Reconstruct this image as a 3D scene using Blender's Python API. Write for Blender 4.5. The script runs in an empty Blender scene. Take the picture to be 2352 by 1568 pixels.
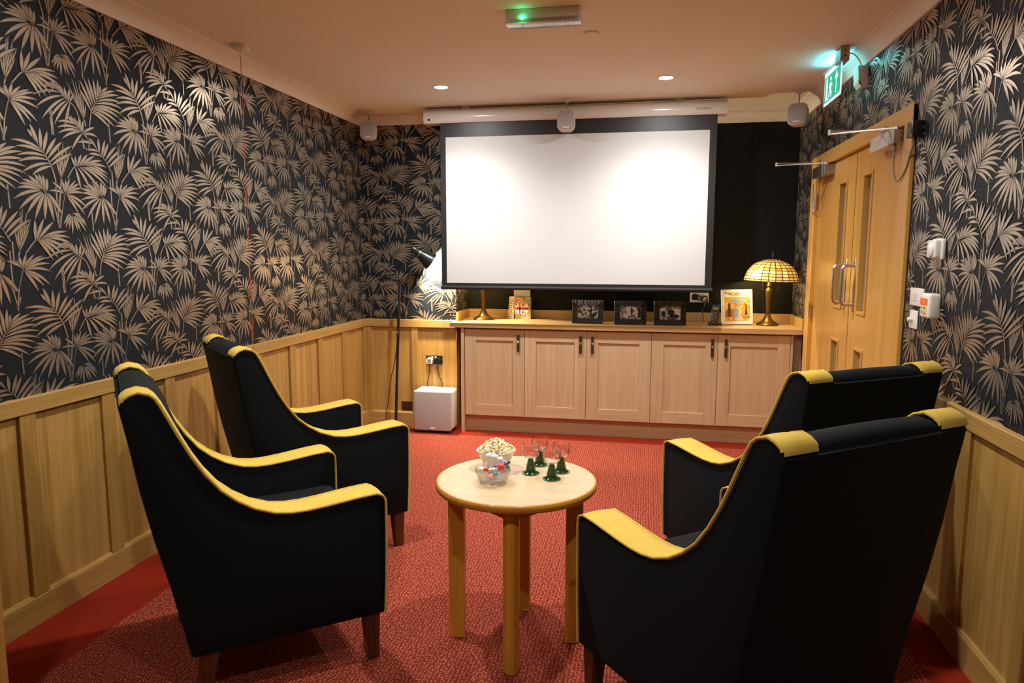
import bpy, bmesh, math, random
from mathutils import Vector, Matrix
random.seed(7)
S = bpy.context.scene
COL = S.collection
R = math.radians

# ---------------------------------------------------------------- camera
YAW, PITCH, ROLL, FPX = 0.1874, 0.1249, 0.0019, 1630.1
cam_data = bpy.data.cameras.new('camera'); cam = bpy.data.objects.new('camera', cam_data); COL.objects.link(cam)
cam_data.sensor_width = 36.0; cam_data.lens = FPX / 2352 * 36.0; cam_data.clip_start = 0.05
_f = Vector((-math.sin(YAW) * math.cos(PITCH), math.cos(YAW) * math.cos(PITCH), -math.sin(PITCH)))
_r = Vector((math.cos(YAW), math.sin(YAW), 0)); _u = _r.cross(_f)
_r2 = _r * math.cos(ROLL) + _u * math.sin(ROLL); _u2 = -_r * math.sin(ROLL) + _u * math.cos(ROLL)
_m = Matrix((_r2, _u2, -_f)).transposed().to_4x4(); _m.translation = Vector((0, 0, 1.4))
cam.matrix_world = _m
S.camera = cam

# ---------------------------------------------------------------- world, exposure
w = bpy.data.worlds.new('world'); S.world = w; w.use_nodes = True
w.node_tree.nodes['Background'].inputs[0].default_value = (0.02, 0.018, 0.016, 1)
w.node_tree.nodes['Background'].inputs[1].default_value = 0.3
S.view_settings.view_transform = 'Standard'; S.view_settings.look = 'None'
S.view_settings.gamma = 1.0; S.view_settings.use_curve_mapping = False
S.view_settings.exposure = 1.0

# ceiling downlights of the room: rows over the room, each built as a fixture further down
DOWNLIGHTS = [(-1.329, 4.551), (0.082, 4.552), (-1.329, 2.62), (0.082, 2.62), (-1.329, 0.70), (0.082, 0.70)]
DOWN_POWER = [51, 51, 42, 42, 7, 7]
DOWN_COLOR = (1.0, 0.97, 0.92)

# room planes (metres, camera stands at x=0 y=0)
XL, XR, YB, YR, XN = -2.2486, 1.1026, 5.414, 5.77, -1.475   # left, right, back wall, recess back, recess edge
YN = -0.9                                                    # wall behind the camera
ZC, ZK = 2.452, 2.378                                        # ceiling, underside of cornice
ZD, ZS, ZW = 0.866, 0.116, 0.861                             # dado top, skirting top, worktop top

# ---------------------------------------------------------------- helpers
ORG = {}
def origin(o):
    return ORG.get(o.name, Vector((0, 0, 0))) if o else Vector((0, 0, 0))
def tag(o, label=None, cat=None, group=None, kind=None):
    if label: o['label'] = label
    if cat: o['category'] = cat
    if group: o['group'] = group
    if kind: o['kind'] = kind
    return o
def thing(name, label, cat, loc=(0, 0, 0), rz=0.0, group=None, kind=None):
    o = bpy.data.objects.new(name, None); COL.objects.link(o)
    o.empty_display_size = 0.05
    o.location = loc; o.rotation_euler = (0, 0, rz); ORG[o.name] = Vector(loc)
    tag(o, label, cat, group, kind)
    return o

class MB:
    """collects faces; coordinates are world metres unless built with local=True"""
    def __init__(s): s.v = []; s.f = []; s.mi = []
    def add(s, vs, fs, m=0):
        n = len(s.v); s.v += [tuple(p) for p in vs]; s.f += [tuple(n + i for i in q) for q in fs]; s.mi += [m] * len(fs); return s
    def bm(s, b, m=0, mat=None):
        b.verts.ensure_lookup_table()
        for i, vv in enumerate(b.verts): vv.index = i
        s.add([(mat @ vv.co if mat else vv.co) for vv in b.verts], [[q.index for q in fc.verts] for fc in b.faces], m); b.free(); return s
    def box(s, x0, x1, y0, y1, z0, z1, r=0.0, seg=2, m=0, mat=None):
        b = bmesh.new(); bmesh.ops.create_cube(b, size=1)
        for vv in b.verts:
            vv.co = Vector((x0 + (vv.co.x + .5) * (x1 - x0), y0 + (vv.co.y + .5) * (y1 - y0), z0 + (vv.co.z + .5) * (z1 - z0)))
        if r: bmesh.ops.bevel(b, geom=list(b.edges), offset=r, segments=seg, profile=.5, affect='EDGES', clamp_overlap=True)
        return s.bm(b, m, mat)
    def prism(s, poly, axis, a, b, m=0):
        """poly = list of 2-D points in the two other axes (cyclic order), extruded along axis from a to b"""
        n = len(poly)
        def P(p, t):
            q = list(p); q.insert(axis, t); return q
        vs = [P(p, a) for p in poly] + [P(p, b) for p in poly]
        fs = [(i, (i + 1) % n, n + (i + 1) % n, n + i) for i in range(n)] + [tuple(range(n))[::-1], tuple(range(n, 2 * n))]
        return s.add(vs, fs, m)
    def lathe(s, prof, c=(0, 0, 0), n=24, m=0, mat=None, close=False):
        vs = []; fs = []; k = len(prof)
        for i in range(n):
            a = 2 * math.pi * i / n
            for r, z in prof:
                p = Vector((r * math.cos(a), r * math.sin(a), z)); p = (mat @ p) if mat else p
                vs.append(p + Vector(c))
        for i in range(n):
            j = (i + 1) % n
            for q in range(k - 1): fs.append((i * k + q, j * k + q, j * k + q + 1, i * k + q + 1))
            if close: fs.append((i * k + k - 1, j * k + k - 1, j * k, i * k))
        if not close:
            if prof[0][0] > 1e-6: fs.append(tuple(i * k for i in range(n))[::-1])
            if prof[-1][0] > 1e-6: fs.append(tuple(i * k + k - 1 for i in range(n)))
        return s.add(vs, fs, m)
    def tube(s, pts, r, n=8, m=0, cap=True):
        pts = [Vector(p) for p in pts]; rr = r if isinstance(r, (list, tuple)) else [r] * len(pts)
        t0 = (pts[1] - pts[0]).normalized(); up = Vector((0, 0, 1)) if abs(t0.z) < .9 else Vector((1, 0, 0))
        nx = t0.cross(up).normalized(); vs = []; fs = []
        for i, p in enumerate(pts):
            t = (pts[min(i + 1, len(pts) - 1)] - pts[max(i - 1, 0)]).normalized()
            nx = (nx - t * nx.dot(t)).normalized(); ny = t.cross(nx)
            for k in range(n):
                a = 2 * math.pi * k / n; vs.append(p + (nx * math.cos(a) + ny * math.sin(a)) * rr[i])
        for i in range(len(pts) - 1):
            for k in range(n):
                k2 = (k + 1) % n; fs.append((i * n + k, i * n + k2, (i + 1) * n + k2, (i + 1) * n + k))
        if cap: fs += [tuple(range(n))[::-1], tuple(range((len(pts) - 1) * n, len(pts) * n))]
        return s.add(vs, fs, m)
    def ball(s, c, r, sub=2, m=0, sc=(1, 1, 1)):
        b = bmesh.new(); bmesh.ops.create_icosphere(b, subdivisions=sub, radius=r)
        for vv in b.verts: vv.co = Vector((vv.co.x * sc[0] + c[0], vv.co.y * sc[1] + c[1], vv.co.z * sc[2] + c[2]))
        return s.bm(b, m)
    def build(s, name, mat, parent=None, smooth=False, local=False, label=None, cat=None, group=None, kind=None, fix=True, auto=None):
        me = bpy.data.meshes.new(name)
        o = bpy.data.objects.new(name, me); COL.objects.link(o)
        if parent is not None:
            o.parent = parent; off = Vector((0, 0, 0)) if local else origin(parent); ORG[o.name] = off
        else:
            xs = [p[0] for p in s.v]; ys = [p[1] for p in s.v]; zs = [p[2] for p in s.v]
            off = Vector(((min(xs) + max(xs)) / 2, (min(ys) + max(ys)) / 2, min(zs))); o.location = off; ORG[o.name] = off.copy()
        me.from_pydata([(p[0] - off.x, p[1] - off.y, p[2] - off.z) for p in s.v], [], s.f)
        for mm in (mat if isinstance(mat, (list, tuple)) else [mat]): me.materials.append(mm)
        if any(s.mi): me.polygons.foreach_set('material_index', s.mi)
        if fix:
            b = bmesh.new(); b.from_mesh(me); bmesh.ops.recalc_face_normals(b, faces=b.faces); b.to_mesh(me); b.free()
        if smooth:
            me.polygons.foreach_set('use_smooth', [True] * len(me.polygons))
            if auto is None: auto = 40
            b = bmesh.new(); b.from_mesh(me)
            for e in b.edges:
                if len(e.link_faces) == 2 and e.calc_face_angle(0) > R(auto): e.smooth = False
            b.to_mesh(me); b.free()
        me.update()
        tag(o, label, cat, group, kind)
        return o

def copy_tree(o, parent=None):
    c = o.copy(); COL.objects.link(c)
    if parent is not None: c.parent = parent
    for ch in list(o.children): copy_tree(ch, c)
    return c
def bez(p0, p1, p2, p3, n=16):
    out = []
    for i in range(n + 1):
        t = i / n; u = 1 - t
        out.append(Vector(p0) * u**3 + Vector(p1) * 3 * u * u * t + Vector(p2) * 3 * u * t * t + Vector(p3) * t**3)
    return out
def spline(pts, n=8):
    P = [Vector(p) for p in pts]; P = [P[0] * 2 - P[1]] + P + [P[-1] * 2 - P[-2]]; out = []
    for i in range(1, len(P) - 2):
        for k in range(n):
            t = k / n; a, b, c, d = P[i - 1], P[i], P[i + 1], P[i + 2]
            out.append(.5 * ((2 * b) + (-a + c) * t + (2 * a - 5 * b + 4 * c - d) * t * t + (-a + 3 * b - 3 * c + d) * t**3))
    out.append(P[-2]); return out
def text_mesh(mb, txt, size, mat4, m=0, depth=0.0006, width=None):
    cu = bpy.data.curves.new('t', 'FONT'); cu.body = txt; cu.size = size; cu.extrude = depth; cu.align_x = 'CENTER'; cu.align_y = 'CENTER'; cu.resolution_u = 3
    o = bpy.data.objects.new('t', cu); COL.objects.link(o); bpy.context.view_layer.update()
    me = bpy.data.meshes.new_from_object(o.evaluated_get(bpy.context.evaluated_depsgraph_get()))
    xs = [vv.co.x for vv in me.vertices]; k = 1.0
    if width and xs: k = width / (max(xs) - min(xs))
    mb.add([mat4 @ Vector((vv.co.x * k, vv.co.y, vv.co.z)) for vv in me.vertices], [list(p.vertices) for p in me.polygons], m)
    bpy.data.objects.remove(o); bpy.data.curves.remove(cu); bpy.data.meshes.remove(me)
def frame_mat(o, x, y, z=None):
    """4x4 from origin and two axes"""
    x = Vector(x).normalized(); y = Vector(y).normalized(); z = x.cross(y)
    mm = Matrix((x, y, z)).transposed().to_4x4(); mm.translation = Vector(o); return mm

# ---------------------------------------------------------------- materials
def nmat(name):
    m = bpy.data.materials.new(name); m.use_nodes = True; nt = m.node_tree
    return m, nt, nt.nodes['Principled BSDF']
def plain(name, col, rough=.5, metal=0.0, sheen=0.0, spec=.5, coat=0.0, emit=None, estr=0.0, bump=0.0, bscale=200, var=0.0, trans=0.0, sheen_tint=None):
    m, nt, b = nmat(name)
    b.inputs['Base Color'].default_value = (*col, 1); b.inputs['Roughness'].default_value = rough; b.inputs['Metallic'].default_value = metal
    b.inputs['Specular IOR Level'].default_value = spec
    if sheen:
        b.inputs['Sheen Weight'].default_value = sheen; b.inputs['Sheen Roughness'].default_value = .35
        if sheen_tint: b.inputs['Sheen Tint'].default_value = (*sheen_tint, 1)
    if coat: b.inputs['Coat Weight'].default_value = coat; b.inputs['Coat Roughness'].default_value = .1
    if emit: b.inputs['Emission Color'].default_value = (*emit, 1); b.inputs['Emission Strength'].default_value = estr
    if bump or var:
        tc = nt.nodes.new('ShaderNodeTexCoord'); no = nt.nodes.new('ShaderNodeTexNoise'); no.inputs['Scale'].default_value = bscale; no.inputs['Detail'].default_value = 4
        nt.links.new(tc.outputs['Object'], no.inputs['Vector'])
        if bump:
            bp = nt.nodes.new('ShaderNodeBump'); bp.inputs['Strength'].default_value = bump; bp.inputs['Distance'].default_value = .002
            nt.links.new(no.outputs['Fac'], bp.inputs['Height']); nt.links.new(bp.outputs['Normal'], b.inputs['Normal'])
        if var:
            no2 = nt.nodes.new('ShaderNodeTexNoise'); no2.inputs['Scale'].default_value = 9; no2.inputs['Detail'].default_value = 5
            nt.links.new(tc.outputs['Object'], no2.inputs['Vector'])
            cr = nt.nodes.new('ShaderNodeValToRGB'); cr.color_ramp.elements[0].position = .35; cr.color_ramp.elements[1].position = .68
            cr.color_ramp.elements[0].color = (*[c * (1 - var) for c in col], 1); cr.color_ramp.elements[1].color = (*[min(1, c * (1 + var)) for c in col], 1)
            nt.links.new(no2.outputs['Fac'], cr.inputs['Fac']); nt.links.new(cr.outputs['Color'], b.inputs['Base Color'])
    return m
def wood(name, c1, c2, axis, rough=.42, fine=60, stripe=9, stripe_amt=.35, coat=0.0):
    """grain runs along axis (0,1,2)"""
    m, nt, b = nmat(name); L = nt.links.new
    tc = nt.nodes.new('ShaderNodeTexCoord'); oi = nt.nodes.new('ShaderNodeObjectInfo')
    ad = nt.nodes.new('ShaderNodeVectorMath'); ad.operation = 'ADD'
    sc = nt.nodes.new('ShaderNodeVectorMath'); sc.operation = 'SCALE'; sc.inputs['Scale'].default_value = 7.0
    cx = nt.nodes.new('ShaderNodeCombineXYZ')
    for i in range(3): L(oi.outputs['Random'], cx.inputs[i])
    L(cx.outputs[0], sc.inputs[0]); L(tc.outputs['Object'], ad.inputs[0]); L(sc.outputs[0], ad.inputs[1])
    def noise(s_across, s_along, detail, dist):
        mp = nt.nodes.new('ShaderNodeMapping'); v = [s_across] * 3; v[axis] = s_along; mp.inputs['Scale'].default_value = v
        no = nt.nodes.new('ShaderNodeTexNoise'); no.inputs['Scale'].default_value = 1; no.inputs['Detail'].default_value = detail; no.inputs['Distortion'].default_value = dist
        L(ad.outputs[0], mp.inputs['Vector']); L(mp.outputs[0], no.inputs['Vector']); return no
    n1 = noise(fine * 3, fine * .06, 5, .3); n2 = noise(stripe * 2.2, stripe * .07, 3, .6)
    mx = nt.nodes.new('ShaderNodeMix'); mx.data_type = 'FLOAT'; mx.inputs[0].default_value = stripe_amt
    L(n1.outputs['Fac'], mx.inputs[2]); L(n2.outputs['Fac'], mx.inputs[3])
    cr = nt.nodes.new('ShaderNodeValToRGB'); cr.color_ramp.elements[0].position = .34; cr.color_ramp.elements[1].position = .66
    cr.color_ramp.elements[0].color = (*c1, 1); cr.color_ramp.elements[1].color = (*c2, 1)
    L(mx.outputs[0], cr.inputs['Fac']); L(cr.outputs['Color'], b.inputs['Base Color'])
    b.inputs['Roughness'].default_value = rough
    if coat: b.inputs['Coat Weight'].default_value = coat; b.inputs['Coat Roughness'].default_value = .15
    bp = nt.nodes.new('ShaderNodeBump'); bp.inputs['Strength'].default_value = .12; bp.inputs['Distance'].default_value = .001
    L(n1.outputs['Fac'], bp.inputs['Height']); L(bp.outputs['Normal'], b.inputs['Normal'])
    return m
def glass(name, tint=(1, 1, 1), rough=.02, fres=1.45, body=None):
    """thin glass: see-through with a Fresnel reflection; body adds a share of coloured scatter"""
    m, nt, b = nmat(name); L = nt.links.new; nt.nodes.remove(b); out = nt.nodes['Material Output']
    tr = nt.nodes.new('ShaderNodeBsdfTransparent'); tr.inputs[0].default_value = (*tint, 1)
    gl = nt.nodes.new('ShaderNodeBsdfGlossy'); gl.inputs['Roughness'].default_value = rough
    lw = nt.nodes.new('ShaderNodeLayerWeight'); lw.inputs['Blend'].default_value = .5
    pw = nt.nodes.new('ShaderNodeMath'); pw.operation = 'POWER'; L(lw.outputs['Facing'], pw.inputs[0]); pw.inputs[1].default_value = 2.6
    fr = nt.nodes.new('ShaderNodeMath'); fr.operation = 'MULTIPLY_ADD'; L(pw.outputs[0], fr.inputs[0]); fr.inputs[1].default_value = .85; fr.inputs[2].default_value = ((fres - 1) / (fres + 1)) ** 2
    base = tr
    if body:
        df = nt.nodes.new('ShaderNodeBsdfPrincipled'); df.inputs['Base Color'].default_value = (*body[0], 1); df.inputs['Roughness'].default_value = .15
        m0 = nt.nodes.new('ShaderNodeMixShader'); m0.inputs[0].default_value = body[1]; L(tr.outputs[0], m0.inputs[1]); L(df.outputs[0], m0.inputs[2]); base = m0
    mx = nt.nodes.new('ShaderNodeMixShader'); L(fr.outputs[0], mx.inputs[0]); L(base.outputs[0], mx.inputs[1]); L(gl.outputs[0], mx.inputs[2])
    L(mx.outputs[0], out.inputs['Surface'])
    return m

OAK1, OAK2 = (.30, .155, .045), (.52, .315, .115)
M = {}
M['oak_z'] = wood('oak panel veneer', (.31, .16, .034), (.52, .305, .085), 2, stripe=11, stripe_amt=.55)
M['oak_zs'] = wood('oak stile', (.30, .155, .034), (.43, .25, .065), 2)
M['oak_y'] = wood('oak rail lengthwise', (.33, .18, .045), (.48, .29, .085), 1)
M['oak_x'] = wood('oak rail across', (.33, .18, .045), (.48, .29, .085), 0)
M['door_z'] = wood('door veneer', (.53, .265, .05), (.68, .375, .09), 2, rough=.33, stripe=8, stripe_amt=.6, coat=.2)
M['door_y'] = wood('door frame wood', (.52, .265, .055), (.66, .37, .095), 1, rough=.38)
M['cab_z'] = wood('cabinet laminate upright', (.44, .29, .15), (.58, .41, .235), 2, rough=.5, fine=75, stripe_amt=.4)
M['cab_x'] = wood('cabinet laminate level', (.44, .29, .15), (.58, .41, .235), 0, rough=.5, fine=75, stripe_amt=.4)
M['top_x'] = wood('worktop oak', (.44, .265, .10), (.62, .41, .185), 0, rough=.38)
M['table_top'] = wood('beech laminate', (.52, .36, .20), (.61, .45, .27), 0, rough=.3, fine=30, stripe_amt=.5, coat=.2)
M['beech_z'] = wood('stained beech leg', (.54, .24, .018), (.64, .31, .035), 2, rough=.35)
M['beech_edge'] = plain('stained beech lipping', (.52, .23, .022), .3, coat=.4)
M['mahogany'] = wood('mahogany leg', (.05, .014, .006), (.105, .032, .014), 2, rough=.3)
M['ceiling'] = plain('ceiling emulsion', (.86, .81, .69), .85, bump=.05, bscale=300)
M['cornice'] = plain('cornice paint', (.84, .79, .69), .6)
M['white'] = plain('white plastic', (.78, .76, .73), .35)
M['white_gloss'] = plain('white enamel', (.80, .77, .74), .18, coat=.3)
M['cream'] = plain('cream plastic', (.74, .68, .56), .4)
M['grille'] = plain('grey speaker cloth', (.42, .38, .36), .8, bump=.25, bscale=1200)
M['speaker'] = plain('light grey speaker shell', (.66, .60, .57), .45)
M['black'] = plain('black plastic', (.012, .012, .012), .35)
M['black_gloss'] = plain('black lacquer', (.010, .010, .011), .22, coat=.8)
M['black_metal'] = plain('black painted metal', (.014, .014, .014), .3)
M['steel'] = plain('brushed steel', (.62, .60, .57), .28, metal=1)
M['alu'] = plain('satin aluminium', (.42, .40, .37), .38, metal=1)
M['pewter'] = plain('dark pewter', (.16, .13, .11), .35, metal=1)
M['bronze'] = plain('antique bronze', (.17, .09, .022), .34, metal=.8)
M['bronze_dark'] = plain('dark bronze', (.035, .024, .014), .45, metal=.5)
M['velvet'] = plain('black velvet', (.0008, .0021, .0026), .85, sheen=.035, sheen_tint=(.45, .6, .7), spec=.2, bump=.2, bscale=900)
M['yellow'] = plain('mustard velvet', (.56, .385, .06), .7, sheen=.2, sheen_tint=(1, .92, .6), spec=.2, bump=.15, bscale=700, var=.08)
M['screen_white'] = plain('matt screen white', (.61, .62, .625), .8)
M['screen_black'] = plain('screen masking', (.018, .018, .019), .42, bump=.1, bscale=1500)
M['red_cord'] = plain('red cord', (.55, .05, .03), .6)
M['led_green'] = plain('green diode', (.0, .6, .25), .3, emit=(.02, 1, .35), estr=30)
M['led_red'] = plain('red rocker', (.7, .03, .03), .3, emit=(1, .05, .03), estr=.6)
M['orange'] = plain('orange button', (.85, .17, .02), .4)
M['beige'] = plain('beige keypad', (.62, .52, .32), .4)
M['grey'] = plain('grey plastic', (.20, .19, .18), .4)
M['lamp_lens'] = plain('lit lens', (1, 1, 1), .3, emit=(1, .97, .92), estr=400)
M['bulb'] = plain('lit bulb', (1, 1, 1), .3, emit=(1, .78, .42), estr=25)
M['clear'] = glass('clear glass', (.97, .97, .96))
M['clear_plastic'] = glass('clear prismatic cover', (.86, .86, .84), rough=.15, fres=1.6, body=((.7, .68, .64), .25))
M['pressed'] = glass('pressed glass', (.93, .93, .92), rough=.08, fres=1.65, body=((.75, .73, .7), .14))
M['green_glass'] = glass('bottle green glass', (.10, .26, .05), rough=.04, fres=1.5, body=((.012, .07, .008), .45))
M['pale_green_glass'] = glass('pale green foot glass', (.45, .62, .36), rough=.05, fres=1.55, body=((.22, .36, .14), .3))
M['pane'] = glass('door glass', (.35, .42, .4), rough=.06, body=((.36, .46, .43), .75))
M['porcelain'] = plain('white porcelain', (.80, .74, .64), .15, coat=.3)
M['blue_rim'] = plain('blue rim line', (.35, .38, .55), .2)
M['ink_brown'] = plain('dark ink', (.06, .02, .01), .6)

# ---------------------------------------------------------------- wallpaper ground, black wall, carpet
def paper(name, c_lo, c_hi, rough=.6):
    m, nt, b = nmat(name); L = nt.links.new
    tc = nt.nodes.new('ShaderNodeTexCoord'); mp = nt.nodes.new('ShaderNodeMapping'); mp.inputs['Scale'].default_value = (420, 420, 30)
    no = nt.nodes.new('ShaderNodeTexNoise'); no.inputs['Scale'].default_value = 1; no.inputs['Detail'].default_value = 3
    L(tc.outputs['Object'], mp.inputs['Vector']); L(mp.outputs[0], no.inputs['Vector'])
    cr = nt.nodes.new('ShaderNodeValToRGB'); cr.color_ramp.elements[0].color = (*c_lo, 1); cr.color_ramp.elements[1].color = (*c_hi, 1)
    cr.color_ramp.elements[0].position = .35; cr.color_ramp.elements[1].position = .7
    L(no.outputs['Fac'], cr.inputs['Fac'])
    vo = nt.nodes.new('ShaderNodeTexVoronoi'); vo.inputs['Scale'].default_value = 85
    L(tc.outputs['Object'], vo.inputs['Vector'])
    lt = nt.nodes.new('ShaderNodeMath'); lt.operation = 'LESS_THAN'; lt.inputs[1].default_value = .085; L(vo.outputs['Distance'], lt.inputs[0])
    sp = nt.nodes.new('ShaderNodeSeparateColor'); L(vo.outputs['Color'], sp.inputs[0])
    g2 = nt.nodes.new('ShaderNodeMath'); g2.operation = 'GREATER_THAN'; g2.inputs[1].default_value = .62; L(sp.outputs[0], g2.inputs[0])
    mu = nt.nodes.new('ShaderNodeMath'); mu.operation = 'MULTIPLY'; L(lt.outputs[0], mu.inputs[0]); L(g2.outputs[0], mu.inputs[1])
    mx = nt.nodes.new('ShaderNodeMix'); mx.data_type = 'RGBA'; L(mu.outputs[0], mx.inputs[0]); L(cr.outputs['Color'], mx.inputs[6]); mx.inputs[7].default_value = (.5, .48, .42, 1)
    L(mx.outputs[2], b.inputs['Base Color']); b.inputs['Roughness'].default_value = rough; b.inputs['Specular IOR Level'].default_value = .22
    bp = nt.nodes.new('ShaderNodeBump'); bp.inputs['Strength'].default_value = .25; bp.inputs['Distance'].default_value = .001
    L(no.outputs['Fac'], bp.inputs['Height']); L(bp.outputs['Normal'], b.inputs['Normal'])
    return m
M['paper'] = paper('charcoal linen paper', (.0042, .0062, .0085), (.0125, .0168, .0225), .6)
M['black_paper'] = paper('black glitter paper', (.0025, .003, .003), (.008, .009, .009), .55)

def ink(name):
    m, nt, b = nmat(name); L = nt.links.new
    tc = nt.nodes.new('ShaderNodeTexCoord'); no = nt.nodes.new('ShaderNodeTexNoise'); no.inputs['Scale'].default_value = 260; no.inputs['Detail'].default_value = 3
    L(tc.outputs['Object'], no.inputs['Vector'])
    cr = nt.nodes.new('ShaderNodeValToRGB'); cr.color_ramp.elements[0].position = .3; cr.color_ramp.elements[1].position = .7
    cr.color_ramp.elements[0].color = (.34, .27, .19, 1); cr.color_ramp.elements[1].color = (.50, .41, .31, 1)
    L(no.outputs['Fac'], cr.inputs['Fac']); L(cr.outputs['Color'], b.inputs['Base Color'])
    b.inputs['Metallic'].default_value = .68; b.inputs['Roughness'].default_value = .31
    return m
M['ink'] = ink('taupe metallic ink')
M['ink_dark'] = plain('black ink outline', (.010, .010, .010), .55)

def carpet():
    m, nt, b = nmat('red carpet'); L = nt.links.new
    ge = nt.nodes.new('ShaderNodeNewGeometry'); sx = nt.nodes.new('ShaderNodeSeparateXYZ'); L(ge.outputs['Position'], sx.inputs[0])
    def math_(op, a, bv):
        n = nt.nodes.new('ShaderNodeMath'); n.operation = op
        for i, q in enumerate((a, bv)):
            if isinstance(q, (int, float)): n.inputs[i].default_value = q
            else: L(q, n.inputs[i])
        return n.outputs[0]
    no0 = nt.nodes.new('ShaderNodeTexNoise'); no0.inputs['Scale'].default_value = 90; L(ge.outputs['Position'], no0.inputs['Vector'])
    jit = math_('MULTIPLY', math_('SUBTRACT', no0.outputs['Fac'], .5), .012)
    xx = math_('ADD', sx.outputs['X'], jit); yy = math_('ADD', sx.outputs['Y'], jit)
    inside = math_('MULTIPLY', math_('MULTIPLY', math_('GREATER_THAN', xx, -1.94), math_('LESS_THAN', xx, .945)), math_('LESS_THAN', yy, 5.185))
    # flecks in a small zigzag
    mp = nt.nodes.new('ShaderNodeMapping'); mp.inputs['Scale'].default_value = (72, 96, 1)
    zz = math_('MULTIPLY', math_('PINGPONG', math_('MULTIPLY', sx.outputs['X'], 26.0), 1.0), .030)
    cb = nt.nodes.new('ShaderNodeCombineXYZ'); L(sx.outputs['X'], cb.inputs[0]); L(math_('ADD', sx.outputs['Y'], zz), cb.inputs[1])
    L(cb.outputs[0], mp.inputs['Vector'])
    vo = nt.nodes.new('ShaderNodeTexVoronoi'); vo.inputs['Scale'].default_value = 1; vo.inputs['Randomness'].default_value = .55; vo.voronoi_dimensions = '2D'
    L(mp.outputs[0], vo.inputs['Vector'])
    no = nt.nodes.new('ShaderNodeTexNoise'); no.inputs['Scale'].default_value = 70; no.inputs['Detail'].default_value = 2; L(ge.outputs['Position'], no.inputs['Vector'])
    thr = math_('ADD', .14, math_('MULTIPLY', no.outputs['Fac'], .22))
    fl = nt.nodes.new('ShaderNodeMapRange'); fl.interpolation_type = 'SMOOTHSTEP'
    L(math_('SUBTRACT', thr, vo.outputs['Distance']), fl.inputs['Value']); fl.inputs['From Min'].default_value = -.05; fl.inputs['From Max'].default_value = .07
    fleck = math_('MULTIPLY', fl.outputs[0], inside)
    nb = nt.nodes.new('ShaderNodeTexNoise'); nb.inputs['Scale'].default_value = 240; nb.inputs['Detail'].default_value = 3; L(ge.outputs['Position'], nb.inputs['Vector'])
    base = nt.nodes.new('ShaderNodeMix'); base.data_type = 'RGBA'; L(nb.outputs['Fac'], base.inputs[0]); base.inputs[6].default_value = (.155, .017, .009, 1); base.inputs[7].default_value = (.255, .034, .018, 1)
    bord = nt.nodes.new('ShaderNodeMix'); bord.data_type = 'RGBA'; L(nb.outputs['Fac'], bord.inputs[0]); bord.inputs[6].default_value = (.17, .012, .004, 1); bord.inputs[7].default_value = (.26, .021, .007, 1)
    m1 = nt.nodes.new('ShaderNodeMix'); m1.data_type = 'RGBA'; L(inside, m1.inputs[0]); L(bord.outputs[2], m1.inputs[6]); L(base.outputs[2], m1.inputs[7])
    m2 = nt.nodes.new('ShaderNodeMix'); m2.data_type = 'RGBA'; L(fleck, m2.inputs[0]); L(m1.outputs[2], m2.inputs[6]); m2.inputs[7].default_value = (.50, .18, .11, 1)
    L(m2.outputs[2], b.inputs['Base Color']); b.inputs['Roughness'].default_value = .95; b.inputs['Specular IOR Level'].default_value = .1
    bp = nt.nodes.new('ShaderNodeBump'); bp.inputs['Strength'].default_value = .5; bp.inputs['Distance'].default_value = .004
    L(nb.outputs['Fac'], bp.inputs['Height']); L(bp.outputs['Normal'], b.inputs['Normal'])
    return m
M['carpet'] = carpet()

# ---------------------------------------------------------------- shell
T = .12
MB().box(XL - T, XR + T, YN - T, YR + T, -.1, 0).build('floor', M['carpet'], kind='structure')
MB().box(XL - T, XR + T, YN - T, YR + T, ZC, ZC + .1).build('ceiling', M['ceiling'], kind='structure')
wall_left = MB().box(XL - T, XL, YN - T, YB + T, 0, ZC).build('wall_left', M['paper'], kind='structure')
# back wall: stretch left of the cabinets plus the return into the recess
wall_back = MB().box(XL, XN, YB, YR + T, 0, ZC).build('wall_back', M['paper'], kind='structure')
wall_recess = MB().box(XN, XR + T, YR, YR + T, 0, ZC).build('wall_recess', M['black_paper'], kind='structure')
DY0, DY1, DZ = 3.40, 5.19, 1.985       # door opening
mb = MB(); mb.box(XR, XR + T, YN - T, DY0, 0, ZC); mb.box(XR, XR + T, DY1, YR, 0, ZC); mb.box(XR, XR + T, DY0, DY1, DZ, ZC)
wall_right = mb.build('wall_right', M['paper'], kind='structure', fix=False)
MB().box(XL, XR, YN - T, YN, 0, ZC).build('wall_rear', M['paper'], kind='structure')

# ---------------------------------------------------------------- printed palm fronds of the wallpaper
CSX = 320 / 1320
_hit_cache = {}
def wall_uv(cx, cy):
    """traced point -> (distance along the wall, height) on the left wall"""
    px, py = 100 + cx * CSX, 380 + cy * CSX
    d = _f + _r2 * ((px - 1176) / FPX) - _u2 * ((py - 784) / FPX)
    t = XL / d.x
    return (t * d.y, 1.4 + t * d.z)
FRONDS = []
def frond(rachis, leaves, w=25): FRONDS.append((rachis, leaves, w))
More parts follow.
